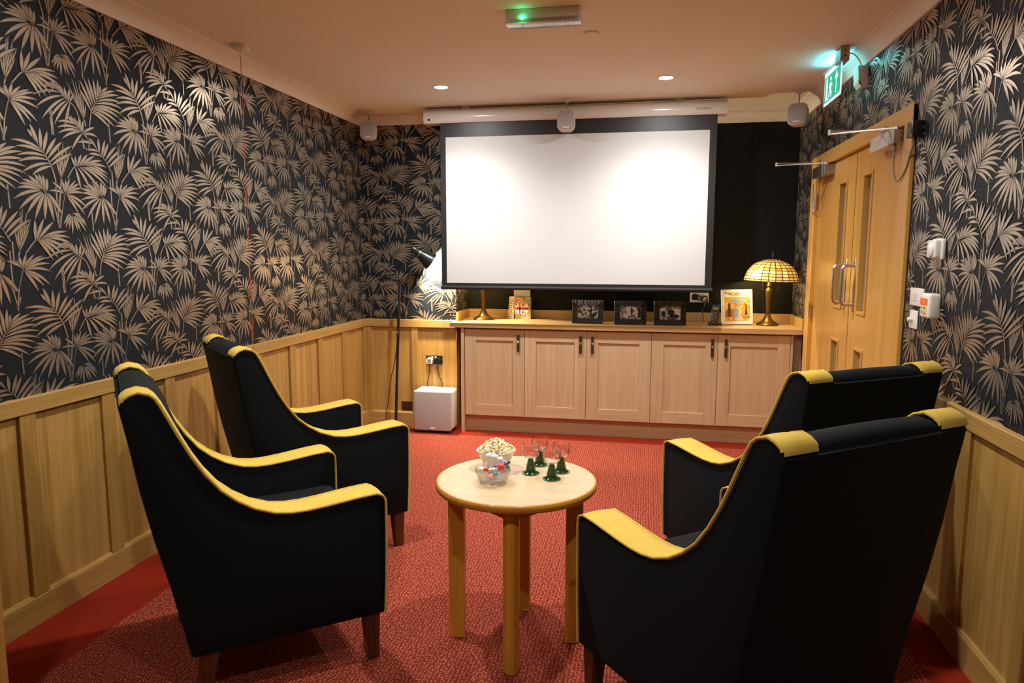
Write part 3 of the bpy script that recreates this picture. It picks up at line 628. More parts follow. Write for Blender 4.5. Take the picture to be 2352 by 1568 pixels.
# ---------------------------------------------------------------- armchairs
CW, CT = .671, .108
CTOP = [(.003, .560), (.005, .577), (.013, .590), (.030, .597), (.09, .594), (.15, .588), (.2, .583), (.26, .579), (.31, .580), (.36, .588), (.42, .612), (.47, .645), (.515, .686), (.555, .74), (.59, .80), (.62, .862), (.645, .918), (.665, .962), (.677, .983), (.692, .996), (.72, 1.004), (.745, 1.001), (.760, .992), (.767, .980)]
CREAR = [(.767, .980), (.748, .85), (.727, .71), (.697, .555), (.660, .395), (.622, .200), (.616, .172)]
CFRONT = [(.012, .172), (.006, .3), (.003, .45)]
def chair_mesh():
    t = thing('armchair', '', 'armchair')
    prof = CFRONT + CTOP + CREAR[1:]
    for sd in (1, -1):
        wo, wi = sd * CW / 2, sd * (CW / 2 - CT)
        b = bmesh.new(); n = len(prof)
        va = [b.verts.new((-s, wo, z)) for s, z in prof]; vb = [b.verts.new((-s, wi, z)) for s, z in prof]
        b.faces.new(va); b.faces.new(vb[::-1])
        for i in range(n): b.faces.new((va[i], va[(i + 1) % n], vb[(i + 1) % n], vb[i]))
        bmesh.ops.recalc_face_normals(b, faces=b.faces)
        rim = [e for e in b.edges if e.calc_face_angle(0) > .8]
        bmesh.ops.bevel(b, geom=rim, offset=.006, segments=2, profile=.5, affect='EDGES')
        bmesh.ops.triangulate(b, faces=[f for f in b.faces if len(f.verts) > 4])
        sp = MB().bm(b).build('side_panel', M['velvet'], t, smooth=True, local=True, auto=50)
        # mustard strip: over the arm, up the wing and across the top of the back
        curve = CTOP[2:] + [(.768, .974)]
        mb = MB(); vs = []; k = len(curve); cross = [(-.49, -.006), (-.502, .001), (-.47, .0040), (-.25, .0065), (0, .0075), (.25, .0065), (.47, .0040), (.502, .001), (.49, -.006)]
        for i, (s, z) in enumerate(curve):
            a = curve[max(i - 1, 0)]; c = curve[min(i + 1, k - 1)]; d = Vector((c[0] - a[0], c[1] - a[1])).normalized(); nn = Vector((-d.y, d.x))
            fade = 1.0 if i < k - 7 else (.96, .9, .8, .66, .5, .32, .14)[i - (k - 7)]
            for u, h in cross: h = h * fade if h > 0 else h * (.3 + .7 * fade); vs.append((-(s + nn.x * h), sd * (CW / 2 - CT / 2) + u * CT, z + nn.y * h))
        q = len(cross); fs = [(i * q + j, i * q + j + 1, (i + 1) * q + j + 1, (i + 1) * q + j) for i in range(k - 1) for j in range(q - 1)]
        fs += [tuple(range(q)), tuple(range((k - 1) * q, k * q))[::-1]]
        mb.add(vs, fs); mb.build('arm_strip', M['yellow'], t, smooth=True, local=True, auto=70, label='mustard velvet strip over arm, wing and top corner')
        pm = MB()
        for w_ in (wo, wi):
            e = sd * .001 if w_ == wo else -sd * .001
            pts = [(-s + .002, w_ + e, z) for s, z in CFRONT + CTOP[:3]] + [(-s, w_ + e, z + .002) for s, z in CTOP[3:-3]] + [(-.742, w_ + e, .9995), (-.757, w_ + e, .990), (-.762, w_ + e, .982)]
            pm.tube(pts, .0042, 6)
        pm.build('piping', M['yellow'], sp, smooth=True, local=True, label='mustard piping')
    wi = CW / 2 - CT
    # upholstered back between the two sides
    b = bmesh.new()
    bp = [(.46, .36), (.50, .50), (.545, .64), (.60, .80), (.648, .94), (.664, .972), (.685, .990), (.715, .997), (.742, .993), (.757, .982), (.763, .966)] + [(s - .003, z) for s, z in CREAR[1:]]
    n = len(bp); cols = [-1, -.9, -.5, 0, .5, .9, 1]; rows = []
    for cc in cols:
        row = []
        for i, (s, z) in enumerate(bp):
            bul = .012 * (1 - cc * cc) if 1 <= i <= 5 else 0.0
            top = .004 * (1 - cc * cc) if 5 <= i <= 9 else 0.0
            row.append(b.verts.new((-(s - bul), cc * (wi + .002), z + top - (.004 if abs(cc) == 1 and 4 <= i <= 10 else 0))))
        rows.append(row)
    for a in range(len(cols) - 1):
        for i in range(n): b.faces.new((rows[a][i], rows[a][(i + 1) % n], rows[a + 1][(i + 1) % n], rows[a + 1][i]))
    b.faces.new(rows[0]); b.faces.new(rows[-1][::-1])
    MB().bm(b).build('backrest', M['velvet'], t, smooth=True, local=True, auto=50)
    # outside back cloth stretched over the full width
    ob = MB(); vs = []; fs = []; ys = [-CW / 2 + .004, -CW / 2 + .02, 0, CW / 2 - .02, CW / 2 - .004]
    rr = [(.738, .976)] + [(s, z) for s, z in CREAR]; rr[1] = (.768, .966)
    for s, z in rr:
        for j, yy in enumerate(ys): vs.append((-(s + (.004 if 0 < j < 4 else .0005)), yy, z))
    for i in range(len(rr) - 1):
        for j in range(4): fs.append((i * 5 + j, i * 5 + j + 1, (i + 1) * 5 + j + 1, (i + 1) * 5 + j))
    base = len(vs); vs += [(x + .02, y, z) for x, y, z in vs]
    fs += [tuple(base + i for i in f[::-1]) for f in fs]
    ob.add(vs, fs).build('outside_back', M['velvet'], t, smooth=True, local=True, auto=50)
    sc = MB().box(-.475, -.022, -wi + .003, wi - .003, .335, .468, .028, 4)
    sc.v = [(x, y, z + (.014 * (1 - (y / wi) ** 2) * (1 - ((x + .25) / .24) ** 2) if z > .42 else 0)) for x, y, z in sc.v]
    sc.build('seat_cushion', M['velvet'], t, smooth=True, local=True)
    MB().box(-.045, -.012, -wi, wi, .176, .336, .008, 2).build('front_rail', M['velvet'], t, smooth=True, local=True)
    MB().box(-.62, -.03, -CW / 2 + .012, CW / 2 - .012, .172, .180).build('base_cloth', M['black'], t, local=True)
    for sx, x_t, x_b in ((0, -.052, -.048), (1, -.565, -.592)):
        for sd in (1, -1):
            yt, yb_ = sd * (CW / 2 - .036), sd * (CW / 2 - .034); a, c = .027, .019
            lv = [(x_b - c, yb_ - c, 0), (x_b + c, yb_ - c, 0), (x_b + c, yb_ + c, 0), (x_b - c, yb_ + c, 0), (x_t - a, yt - a, .174), (x_t + a, yt - a, .174), (x_t + a, yt + a, .174), (x_t - a, yt + a, .174)]
            bb = bmesh.new(); vv = [bb.verts.new(p) for p in lv]
            for f in ((3, 2, 1, 0), (4, 5, 6, 7), (0, 1, 5, 4), (1, 2, 6, 5), (2, 3, 7, 6), (3, 0, 4, 7)): bb.faces.new([vv[i] for i in f])
            bmesh.ops.bevel(bb, geom=list(bb.edges), offset=.003, segments=1, affect='EDGES')
            MB().bm(bb).build('leg', M['mahogany'], t, local=True)
    # the chair is a little wider at the front than at the back
    def taper(o):
        if o.type == 'MESH':
            for vv in o.data.vertices: vv.co.y *= (.702 - .063 * min(max(-vv.co.x / .763, 0), 1)) / CW; vv.co.z -= .004 * min(1, vv.co.z / .2)
        for c in o.children: taper(c)
    taper(t)
    return t
ch0 = chair_mesh()
CH = [((-1.08, 2.462, .716), 'black velvet armchair with mustard arms, nearest on the left side'),
      ((-1.333, 3.378, .776), 'black velvet armchair with mustard arms on the left, farther from camera'),
      ((.084, 2.351, 2.224), 'large black velvet armchair seen from behind at the lower right'),
      ((.382, 3.272, 2.153), 'black velvet armchair on the right, behind the nearest one, by the doors')]
for i, ((x, y, a), lab) in enumerate(CH):
    o = ch0 if i == 0 else copy_tree(ch0)
    o.location = (x, y, 0); o.rotation_euler = (0, 0, a); o['label'] = lab; o['group'] = 'four matching armchairs'

# ---------------------------------------------------------------- round table
TX, TY, TR, TZ = -.441, 2.412, .287, .600
tb = thing('side_table', 'round beech-topped side table with four stained legs', 'table', (TX, TY, 0))
MB().lathe([(0, TZ), (TR - .010, TZ), (TR - .009, TZ - .002), (TR - .009, TZ - .022), (0, TZ - .022)], (TX, TY, 0), 64).build('table_top', M['table_top'], tb, smooth=True)
MB().lathe([(TR - .0095, TZ - .0005), (TR - .004, TZ - .0005), (TR, TZ - .006), (TR + .001, TZ - .012), (TR, TZ - .020), (TR - .005, TZ - .026), (TR - .020, TZ - .027), (TR - .020, TZ - .022), (TR - .0095, TZ - .022)], (TX, TY, 0), 64, close=True).build('edge_lipping', M['beech_edge'], tb, smooth=True)
legpos = [(-.657, 2.388), (-.418, 2.196), (-.449, 2.628), (-.232, 2.428)]
for x, y in legpos:
    d = Vector((x - TX, y - TY)).normalized(); rz = math.atan2(d.y, d.x)
    mm = Matrix.Translation((x, y, 0)) @ Matrix.Rotation(rz, 4, 'Z')
    q = MB().prism([(-.030, -.026), (.010, -.026), (.026, -.012), (.030, 0), (.026, .012), (.010, .026), (-.030, .026)], 2, .003, TZ - .027)
    q.v = [tuple(mm @ Vector(p)) for p in q.v]
    q.build('leg', M['beech_z'], tb)
    MB().lathe([(.016, 0), (.016, .004)], (x, y, 0), 12).build('foot_pad', M['black'], tb)
for i in range(4):
    order = [0, 1, 3, 2]; a = Vector(legpos[order[i]]); c = Vector(legpos[order[(i + 1) % 4]])
    d = (c - a).normalized(); n = Vector((-d.y, d.x)) * .009; a2 = a + d * .02; c2 = c - d * .02
    q = MB(); pts = [a2 + n, a2 - n, c2 - n, c2 + n]
    q.add([(p.x, p.y, TZ - .072) for p in pts] + [(p.x, p.y, TZ - .023) for p in pts], [(3, 2, 1, 0), (4, 5, 6, 7), (0, 1, 5, 4), (1, 2, 6, 5), (2, 3, 7, 6), (3, 0, 4, 7)])
    q.build('apron', M['beech_edge'], tb)

# ---------------------------------------------------------------- things on the table
bx, by = -.536, 2.515
bw = thing('bowl', 'white porcelain bowl with a thin blue rim, full of popcorn', 'bowl', (bx, by, TZ))
MB().lathe([(0, .004), (.034, .004), (.036, 0), (.039, 0), (.042, .010), (.058, .040), (.0715, .070), (.073, .0715), (.0715, .0725), (.069, .071), (.055, .042), (.038, .012), (0, .009)], (bx, by, TZ), 40).build('bowl_body', M['porcelain'], bw, smooth=True, auto=60)
MB().lathe([(.0706, .0722), (.0737, .0722), (.0742, .0705), (.0725, .0695)], (bx, by, TZ), 40, close=True).build('rim_line', M['blue_rim'], bw, smooth=True)
def pop_mat():
    m, nt, b = nmat('popcorn'); L = nt.links.new
    tc = nt.nodes.new('ShaderNodeTexCoord'); no = nt.nodes.new('ShaderNodeTexNoise'); no.inputs['Scale'].default_value = 95; no.inputs['Detail'].default_value = 3
    L(tc.outputs['Object'], no.inputs['Vector']); cr = nt.nodes.new('ShaderNodeValToRGB'); e = cr.color_ramp.elements
    e[0].position = .30; e[0].color = (.45, .21, .03, 1); e[1].position = .44; e[1].color = (.80, .62, .28, 1); n3 = cr.color_ramp.elements.new(.56); n3.color = (.90, .82, .62, 1)
    L(no.outputs['Fac'], cr.inputs['Fac']); L(cr.outputs['Color'], b.inputs['Base Color']); b.inputs['Roughness'].default_value = .7
    return m
rnd = random.Random(3); pc = MB()
for k in range(230):
    a = rnd.random() * 6.283; rr = .066 * math.sqrt(rnd.random()); h = .068 + .040 * (1 - (rr / .068) ** 1.6) * (1 if k < 190 else .7) + rnd.uniform(-.007, .003)
    c = Vector((bx + rr * math.cos(a), by + rr * math.sin(a), TZ + h))
    for q in range(4):
        d = Vector((rnd.gauss(0, 1), rnd.gauss(0, 1), rnd.gauss(0, 1))).normalized() * .0042
        pc.ball(c + d, rnd.uniform(.0030, .0052), 1)
pc.build('popcorn', pop_mat(), None, smooth=True, label='heap of buttery popcorn in the white bowl', cat='popcorn', kind='stuff', fix=False, auto=80)

dx, dy = -.513, 2.352
ds = thing('sweet_dish', 'small scalloped pressed-glass dish holding lollipops', 'dish', (dx, dy, TZ))
dm = MB(); n = 48; prf = [(0, .003), (.036, .003), (.040, .0), (.044, .004), (.054, .026), (.063, .046), (.0605, .046), (.051, .026), (.041, .008), (0, .006)]
vs = []; fs = []; k = len(prf)
for i in range(n):
    a = 2 * math.pi * i / n; sc = 1 + .035 * math.cos(4 * a) + .018 * math.cos(24 * a)
    for j, (r_, z_) in enumerate(prf): vs.append((dx + r_ * sc * math.cos(a), dy + r_ * sc * math.sin(a), TZ + z_ + (.004 * math.cos(4 * a) * (z_ / .046))))
for i in range(n):
    j = (i + 1) % n
    for q in range(k - 1): fs.append((i * k + q, j * k + q, j * k + q + 1, i * k + q + 1))
dm.add(vs, fs).build('dish_body', M['pressed'], ds, smooth=True, auto=60)
M['lolly_white'] = plain('white wrapper', (.82, .80, .78), .3, coat=.3)
M['lolly_red'] = plain('red sweet', (.75, .05, .02), .25, coat=.5)
M['lolly_purple'] = plain('purple foil', (.13, .02, .25), .25, coat=.6)
M['leaf_green'] = plain('green foil leaf', (.05, .28, .16), .3, coat=.4)
M['lolly_yellow'] = plain('yellow sweet', (.80, .45, .04), .3)
M['lolly_cream'] = plain('cream sweet', (.80, .66, .42), .4)
M['lolly_pink'] = plain('pink sweet', (.75, .30, .25), .4)
def lolly(name, c, r, stick_to, mat, lab, sc=(1, 1, 1), extra=None):
    t = thing(name, lab, 'sweet', c, group='sweets in the glass dish')
    MB().ball(c, r, 3, sc=sc).build('head', mat, t, smooth=True)
    if stick_to: MB().tube([c, stick_to], .0021, 8).build('stick', M['lolly_white'], t, smooth=True)
    if extra: extra(t)
    return t
Z1 = TZ
lolly('lollipop', (dx - .020, dy + .028, Z1 + .084), .0135, (dx - .030, dy + .006, Z1 + .046), M['lolly_white'], 'leftmost white-wrapped lollipop standing in the glass dish', (1, .8, 1))
lolly('lollipop', (dx + .001, dy + .030, Z1 + .081), .0125, (dx - .014, dy + .012, Z1 + .044), M['lolly_white'], 'middle white-wrapped lollipop standing in the glass dish', (1, .8, 1))
lolly('lollipop', (dx + .021, dy + .026, Z1 + .075), .0115, (dx + .004, dy + .008, Z1 + .042), M['lolly_white'], 'rightmost white-wrapped lollipop leaning in the glass dish', (1, .8, 1))
def seeds(t):
    q = MB(); c = Vector((dx + .031, dy - .008, Z1 + .060))
    for i in range(16):
        th = math.acos(1 - 2 * (i + .5) / 16); ph = i * 2.4; p = c + Vector((math.sin(th) * math.cos(ph), math.sin(th) * math.sin(ph), math.cos(th))) * .0148; q.ball(p, .0013, 1)
    q.build('dots', M['lolly_white'], t)
    l = MB(); c2 = c + Vector((.020, .002, .000))
    for a in (-.5, .3, 1.1): l.ball(c2 + Vector((.004 * math.cos(a), 0, .006 * math.sin(a))), .006, 2, sc=(1.2, .5, .6))
    l.build('leaf_wrap', M['leaf_green'], t, smooth=True)
lolly('lollipop', (dx + .031, dy - .008, Z1 + .060), .0145, (dx - .012, dy - .014, Z1 + .048), M['lolly_red'], 'red strawberry lollipop with white dots and green leaves', (1, .9, .95), seeds)
def bumps(t):
    q = MB(); c = Vector((dx + .040, dy + .014, Z1 + .066))
    for i in range(26):
        th = math.acos(1 - 2 * (i + .5) / 26); ph = i * 2.4; q.ball(c + Vector((math.sin(th) * math.cos(ph) * 1.3, math.sin(th) * math.sin(ph), math.cos(th))) * .009, .0036, 1)
    q.build('berry_drupes', M['lolly_purple'], t, smooth=True)
    MB().ball(c + Vector((.015, 0, .006)), .005, 2, sc=(1.1, .5, 1.2)).build('leaf_wrap', M['leaf_green'], t, smooth=True)
lolly('lollipop', (dx + .040, dy + .014, Z1 + .066), .009, (dx - .004, dy - .004, Z1 + .050), M['lolly_purple'], 'purple berry lollipop with a green leaf', (1.3, 1, 1), bumps)
lolly('wrapped_sweet', (dx + .016, dy + .002, Z1 + .057), .008, None, M['lolly_purple'], 'loose purple foil sweet beneath the berry lollipop', (1.6, .8, .7))
MB().box(dx - .030, dx - .014, dy - .020, dy - .008, Z1 + .044, Z1 + .056, .003, 2).build('wrapped_sweet', M['lolly_red'], label='small red cube sweet at the left of the dish', cat='sweet', group='sweets in the glass dish', smooth=True)
MB().box(dx - .012, dx - .004, dy - .021, dy - .011, Z1 + .043, Z1 + .052, .003, 2).build('wrapped_sweet', M['lolly_yellow'], label='small yellow sweet next to the red cube', cat='sweet', group='sweets in the glass dish', smooth=True)
for c, r_, mt, lab in (((dx - .040, dy - .004, Z1 + .046), .012, 'lolly_cream', 'cream round sweet at the left rim of the dish'), ((dx - .006, dy - .006, Z1 + .045), .010, 'lolly_cream', 'cream sweet in the middle of the dish'),
                       ((dx - .004, dy - .016, Z1 + .026), .016, 'lolly_pink', 'pink sweet showing through the dish front'), ((dx + .014, dy - .024, Z1 + .040), .009, 'leaf_green', 'green foil sweet at the front rim'), ((dx - .030, dy + .018, Z1 + .055), .011, 'clear_plastic', 'clear cellophane sweet at the back left'),
                       ((dx + .022, dy - .006, Z1 + .026), .016, 'lolly_white', 'white sweet low in the dish')):
    MB().ball(c, r_, 2, sc=(1.15, .9, .75)).build('wrapped_sweet', M[mt], label=lab, cat='sweet', group='sweets in the glass dish', smooth=True)

# four hock glasses
def wine_glass():
    t = thing('wine_glass', '', 'glass')
    foot = [(0, .004), (.015, .005), (.024, .0035), (.0325, .0025), (.033, .0012), (.032, 0), (0, 0)]
    st = [(.027, .0045), (.0225, .0075), (.0188, .012)]
    for i in range(11):
        z = .014 + i * .0034; r_ = .0172 - i * .00072; st += [(r_, z), (r_ + .0011, z + .0011), (r_ + .0009, z + .0022), (r_ - .0006, z + .0030)]
    st += [(.0085, .0525), (.0085, .054), (0, .054)]
    MB().lathe(foot, n=32).build('foot', M['pale_green_glass'], t, smooth=True, local=True)
    MB().lathe([(0, .004)] + st, n=24).build('stem', M['green_glass'], t, smooth=True, local=True, auto=70)
    MB().lathe([(0, .0545), (.010, .055), (.020, .0595), (.0285, .069), (.0325, .082), (.0325, .094), (.0300, .109), (.0293, .1094), (.0312, .094), (.0312, .082), (.0272, .070), (.019, .0610), (.009, .0567), (0, .0564)], n=32).build('cup', M['clear'], t, smooth=True, local=True)
    return t
g0 = wine_glass()
for i, (x, y, lab) in enumerate([(-.400, 2.480, 'green-stemmed wine glass nearest the popcorn bowl, at the left'), (-.383, 2.588, 'green-stemmed wine glass farthest back on the table'), (-.316, 2.430, 'green-stemmed wine glass nearest the camera'), (-.293, 2.520, 'green-stemmed wine glass at the right of the four')]):
    o = g0 if i == 0 else copy_tree(g0); o.location = (x, y, TZ); o['label'] = lab; o['group'] = 'four green-stemmed wine glasses'

# ---------------------------------------------------------------- projection screen
YS = 5.15
sc = thing('projector_screen', 'white pull-down projector screen with black border in white casing', 'projector screen', (-.56, YS, 1.12))
cy0, cy1, cz0, cz1 = 5.125, 5.245, 2.333, 2.432
pf = [(cy0 + .018, cz0), (cy0 + .004, cz0 + .016), (cy0, cz0 + .040), (cy0 + .004, cz0 + .066), (cy0 + .020, cz0 + .088), (cy0 + .040, cz1), (cy1, cz1), (cy1, cz0)]
MB().prism(pf, 0, -1.626, .500).build('casing', M['white_gloss'], sc, smooth=True, auto=35)
pf2 = [(5.185 + (a - 5.185) * 1.03, 2.382 + (b - 2.382) * 1.03) for a, b in pf]
MB().prism(pf2, 0, -1.634, -1.625).build('end_cap', M['white'], sc); MB().prism(pf2, 0, .499, .508).build('end_cap', M['white'], sc)
MB().box(-1.600, -1.585, cy0 - .0005, cy0 + .01, 2.350, 2.363, mat=None).build('sensor_window', M['black'], sc)
for x in (-1.326, .184): MB().box(x - .03, x + .03, 5.17, 5.24, cz1, ZC, .003, 1).build('ceiling_bracket', M['white'], sc)
lg = MB(); text_mesh(lg, 'Grandview', .028, frame_mat((.346, cy0 + .0008, 2.372), (1, 0, 0), (0, .03, 1)), depth=.0008, width=.098); lg.build('logo', M['grey'], sc, label='grey maker lettering')
MB().box(-1.514, .444, YS + .001, YS + .0022, 1.148, 2.336).build('masking', M['screen_black'], sc)
MB().box(-1.4735, .3965, YS - .0002, YS + .0008, 1.173, 2.232).build('screen_cloth', M['screen_white'], sc)
MB().prism([(YS - .012, 1.152), (YS - .016, 1.140), (YS - .013, 1.128), (YS + .012, 1.126), (YS + .016, 1.140), (YS + .010, 1.153)], 0, -1.518, .449).build('weight_bar', M['screen_black'], sc, smooth=True, auto=30)
MB().prism([(YS - .006, 1.124), (YS - .006, 1.1265), (YS + .006, 1.1265), (YS + .006, 1.124)], 0, -1.526, .457).build('bar_lip', M['black'], sc)

# ---------------------------------------------------------------- little ceiling-hung speakers
def speaker(x, y, zc, yaw, tilt, lab, w=.125, h=.145):
    t = thing('ceiling_speaker', lab, 'speaker', (x, y, ZC), group='ceiling-hung satellite speakers')
    MB().lathe([(.037, 0), (.037, -.004), (.030, -.012), (.014, -.017), (.011, -.026), (0, -.026)], (x, y, ZC), 24).build('ceiling_mount', M['white'], t, smooth=True)
    MB().tube([(x, y, ZC - .02), (x, y, zc + h * .47)], .0035, 8).build('rod', M['grey'], t)
    mm = Matrix.Translation((x, y, zc)) @ Matrix.Rotation(yaw, 4, 'Z') @ Matrix.Rotation(tilt, 4, 'X')
    def rounded(d0, d1, ww, hh, r, taper):
        pts = []
        for cx_, cz_, a0 in ((ww / 2 - r, hh / 2 - r, 0), (-ww / 2 + r, hh / 2 - r, 90), (-ww / 2 + r, -hh / 2 + r, 180), (ww / 2 - r, -hh / 2 + r, 270)):
            for k in range(7): a = R(a0 + 15 * k); pts.append((cx_ + r * math.cos(a), cz_ + r * math.sin(a)))
        q = MB(); n = len(pts); vs = []; rings = [(d0, taper[0]), (d0 + .15 * (d1 - d0), taper[1]), (d0 + .8 * (d1 - d0), taper[2]), (d1, taper[3])]
        for d, k_ in rings: vs += [mm @ Vector((a * k_, d, b * k_)) for a, b in pts]
        fs = [(r_ * n + i, r_ * n + (i + 1) % n, (r_ + 1) * n + (i + 1) % n, (r_ + 1) * n + i) for r_ in range(3) for i in range(n)] + [tuple(range(n))[::-1], tuple(range(3 * n, 4 * n))]
        return q.add(vs, fs)
    bd = rounded(-.045, .05, w, h, .038, (.97, 1, .9, .72)).build('shell', M['speaker'], t, smooth=True, auto=45)
    rounded(-.0505, -.044, w * .90, h * .90, .034, (.93, .985, 1, 1)).build('grille', M['grille'], bd, smooth=True, auto=60)
    b = MB().box(-.022, .022, -.0525, -.049, -h * .36 - .005, -h * .36 + .005, .0015, 1, mat=mm); b.build('badge', M['white'], bd)
speaker(-2.098, 5.234, 2.306, R(14), R(-6), 'small grey ceiling speaker in the left back corner')
speaker(-.578, 5.06, 2.300, R(4), R(-6), 'small grey ceiling speaker in front of the screen casing')
speaker(.948, 5.065, 2.292, R(-24), R(-8), 'small grey ceiling speaker in the right back corner')

# ---------------------------------------------------------------- ceiling devices
x0, x1, y0 = -.637, -.313, 3.195
em = thing('emergency_light', 'oblong emergency ceiling light with clear cover and green diode', 'emergency light', ((x0 + x1) / 2, y0 + .04, ZC), R(0))
MB().box(x0, x1, y0, y0 + .085, ZC - .042, ZC, .004, 2).build('housing', M['white'], em, smooth=True)
MB().box(x0 - .004, x1 + .004, y0 - .004, y0 + .089, ZC - .060, ZC - .040, .006, 2).build('clear_cover', M['clear_plastic'], em, smooth=True)
MB().box(x0 + .018, x1 - .008, y0 + .008, y0 + .076, ZC - .0585, ZC - .052, .002, 1).build('reflector', M['cream'], em)
for k in range(14): MB().box(x0 + .07 + k * .017, x0 + .073 + k * .017, y0 + .012, y0 + .060, ZC - .0625, ZC - .0600).build('cover_rib', M['clear_plastic'], em)
MB().ball((x0 + .072, y0 - .001, ZC - .041), .004, 2).build('diode', M['led_green'], em)
gl = bpy.data.lights.new('diode_lamp', 'POINT'); gl.energy = .02; gl.color = (.02, 1, .35); gl.shadow_soft_size = .004
go = bpy.data.objects.new('diode_lamp', gl); COL.objects.link(go); go.parent = em; go.location = Vector((x0 + .072, y0 - .006, ZC - .041)) - ORG[em.name]
MB().lathe([(.038, 0), (.038, -.004), (.036, -.006), (0, -.006)], (-.295, 3.595, ZC), 32).build('blanking_disc', M['ceiling'], label='flat round cover plate on the ceiling', cat='cover plate', smooth=True)
# red pull cord
pcx, pcy = -2.085, 3.479
pc_ = thing('pull_cord', 'white ceiling pull switch with a long red emergency cord', 'pull cord', (pcx, pcy, ZC))
MB().lathe([(.046, 0), (.046, -.014), (.042, -.020), (.034, -.023), (0, -.024)], (pcx, pcy, ZC), 32).build('switch_body', M['white'], pc_, smooth=True)
MB().lathe([(.0035, 0), (.0045, -.018), (.003, -.032)], (pcx, pcy, ZC - .024), 10).build('cord_sleeve', M['white'], pc_, smooth=True)
MB().tube([(pcx, pcy, ZC - .05), (pcx, pcy, 1.6), (pcx, pcy, .55)], .0016, 6).build('cord', M['red_cord'], pc_, label='thin red cord')

# ---------------------------------------------------------------- exit sign
ex = thing('exit_sign', 'hanging green running-man exit sign by the right wall', 'exit sign', (.967, 4.24, ZC))
MB().box(.945, .989, 4.035, 4.145, ZC - .075, ZC, .003, 1).build('mounting_box', M['alu'], ex)
for zz in (.022, .05): MB().lathe([(.0045, 0), (.0045, .001), (0, .001)], n=10, mat=Matrix.Translation((.967, 4.0345, ZC - zz)) @ Matrix.Rotation(math.pi / 2, 4, 'X')).build('screw', M['black'], ex)
MB().box(.955, .979, 4.145, 4.46, ZC - .052, ZC - .040, .002, 1).build('light_bar', M['white'], ex)
M['sign_green'] = plain('lit green sign face', (0, .35, .2), .3, emit=(.0, .30, .17), estr=.55)
M['sign_white'] = plain('lit white sign face', (.9, 1, .95), .3, emit=(.45, .9, .9), estr=.55)
sy0, sy1, sz0, sz1 = 4.085, 4.445, 2.225, ZC - .052
pn = MB().box(.9645, .9695, sy0, sy1, sz0, sz1).build('sign_panel', M['sign_white'], ex)
MB().box(.9632, .9644, sy0 + .012, sy1 - .012, sz0 + .012, sz1 - .024).build('green_field', M['sign_green'], pn)
gx = .9626
def sgn(poly, nm='pictogram'):
    # poly in (u to the reader's right, v up): reader stands at -X so right = -Y
    q = MB(); cyc = (sy0 + sy1) / 2; czc = (sz0 + sz1) / 2 - .006
    P = [(cyc - u, czc + v) for u, v in poly]; q.prism(P, 0, gx - .0006, gx + .0008); q.build(nm, M['sign_white'], pn)
sgn([(.085, -.055), (.095, -.055), (.095, .02), (.12, .02), (.09, .06), (.06, .02), (.085, .02)], 'arrow')
sgn([(-.13, -.06), (-.07, -.06), (-.07, -.052), (-.10, -.052), (-.10, .058), (-.13, .058)], 'doorway')
hd = MB().lathe([(.012, 0), (.012, .0012), (0, .0012)], n=14, mat=Matrix.Translation((gx + .0008, (sy0 + sy1) / 2 + .030, (sz0 + sz1) / 2 + .036)) @ Matrix.Rotation(-math.pi / 2, 4, 'Y')); hd.build('running_figure', M['sign_white'], pn)
sgn([(-.045, .022), (-.018, .022), (.006, .002), (.0, -.004), (-.018, .008), (-.022, -.018), (-.002, -.034), (-.014, -.058), (-.022, -.054), (-.016, -.038), (-.036, -.024), (-.062, -.050), (-.070, -.044), (-.046, -.014), (-.042, .008), (-.056, -.006), (-.062, .0)], 'running_figure')
for nm, loc, en, rx in (('sign_lamp', (.948, 4.29, ZC - .06), .9, 0),):
    al = bpy.data.lights.new(nm, 'AREA'); al.shape = 'RECTANGLE'; al.size = .02; al.size_y = .28; al.energy = .45; al.color = (.07, .72, 1.0)
    ao = bpy.data.objects.new(nm, al); COL.objects.link(ao); ao.parent = ex; ao.location = Vector((.967, 4.29, ZC - .039)) - ORG[ex.name]; ao.rotation_euler = (math.pi, 0, 0)
MB().tube(spline([(.985, 4.06, ZC - .03), (1.02, 4.08, ZC - .035), (1.045, 4.085, ZC - .06), (1.066, 4.088, ZC - .10)], 8), .0035, 6).build('flex', M['white'], ex, smooth=True)
# detector on the cornice
pr_ = thing('motion_detector', 'small white sensor box on the cornice beside the exit sign', 'sensor', (XR - .045, 4.13, 2.27))
MB().prism([(XR - .001, 2.265), (XR - .030, 2.262), (XR - .045, 2.282), (XR - .052, 2.366), (XR - .001, 2.366)], 1, 4.105, 4.20).build('case', M['white'], pr_)
MB().prism([(XR - .031, 2.2605), (XR - .0463, 2.281), (XR - .0485, 2.297), (XR - .033, 2.275)], 1, 4.105, 4.195).build('lens', M['cream'], pr_)

# black relay boxes beside the door
for (y0, y1, z0, z1), lab in (((3.262, 3.330, 1.878, 1.942), 'black relay box on the wall at the near top corner of the door'), ((5.247, 5.30, 1.862, 1.930), 'black relay box at the far top corner of the door')):
    t = thing('relay_box', lab, 'relay box', (XR, (y0 + y1) / 2, z0), group='relay boxes by the door')
    MB().box(XR - .045, XR - .001, y0, y1, z0, z1, .003, 2).build('case', M['black'], t, smooth=True)
    MB().lathe([(.007, -.016), (.007, 0)], (XR - .022, (y0 + y1) / 2, z0), 10).build('gland', M['black'], t)
    MB().box(XR - .0462, XR - .0448, y0 + .01, y1 - .01, z0 + .01, z1 - .01, .0005, 1).build('lid', M['black'], t)

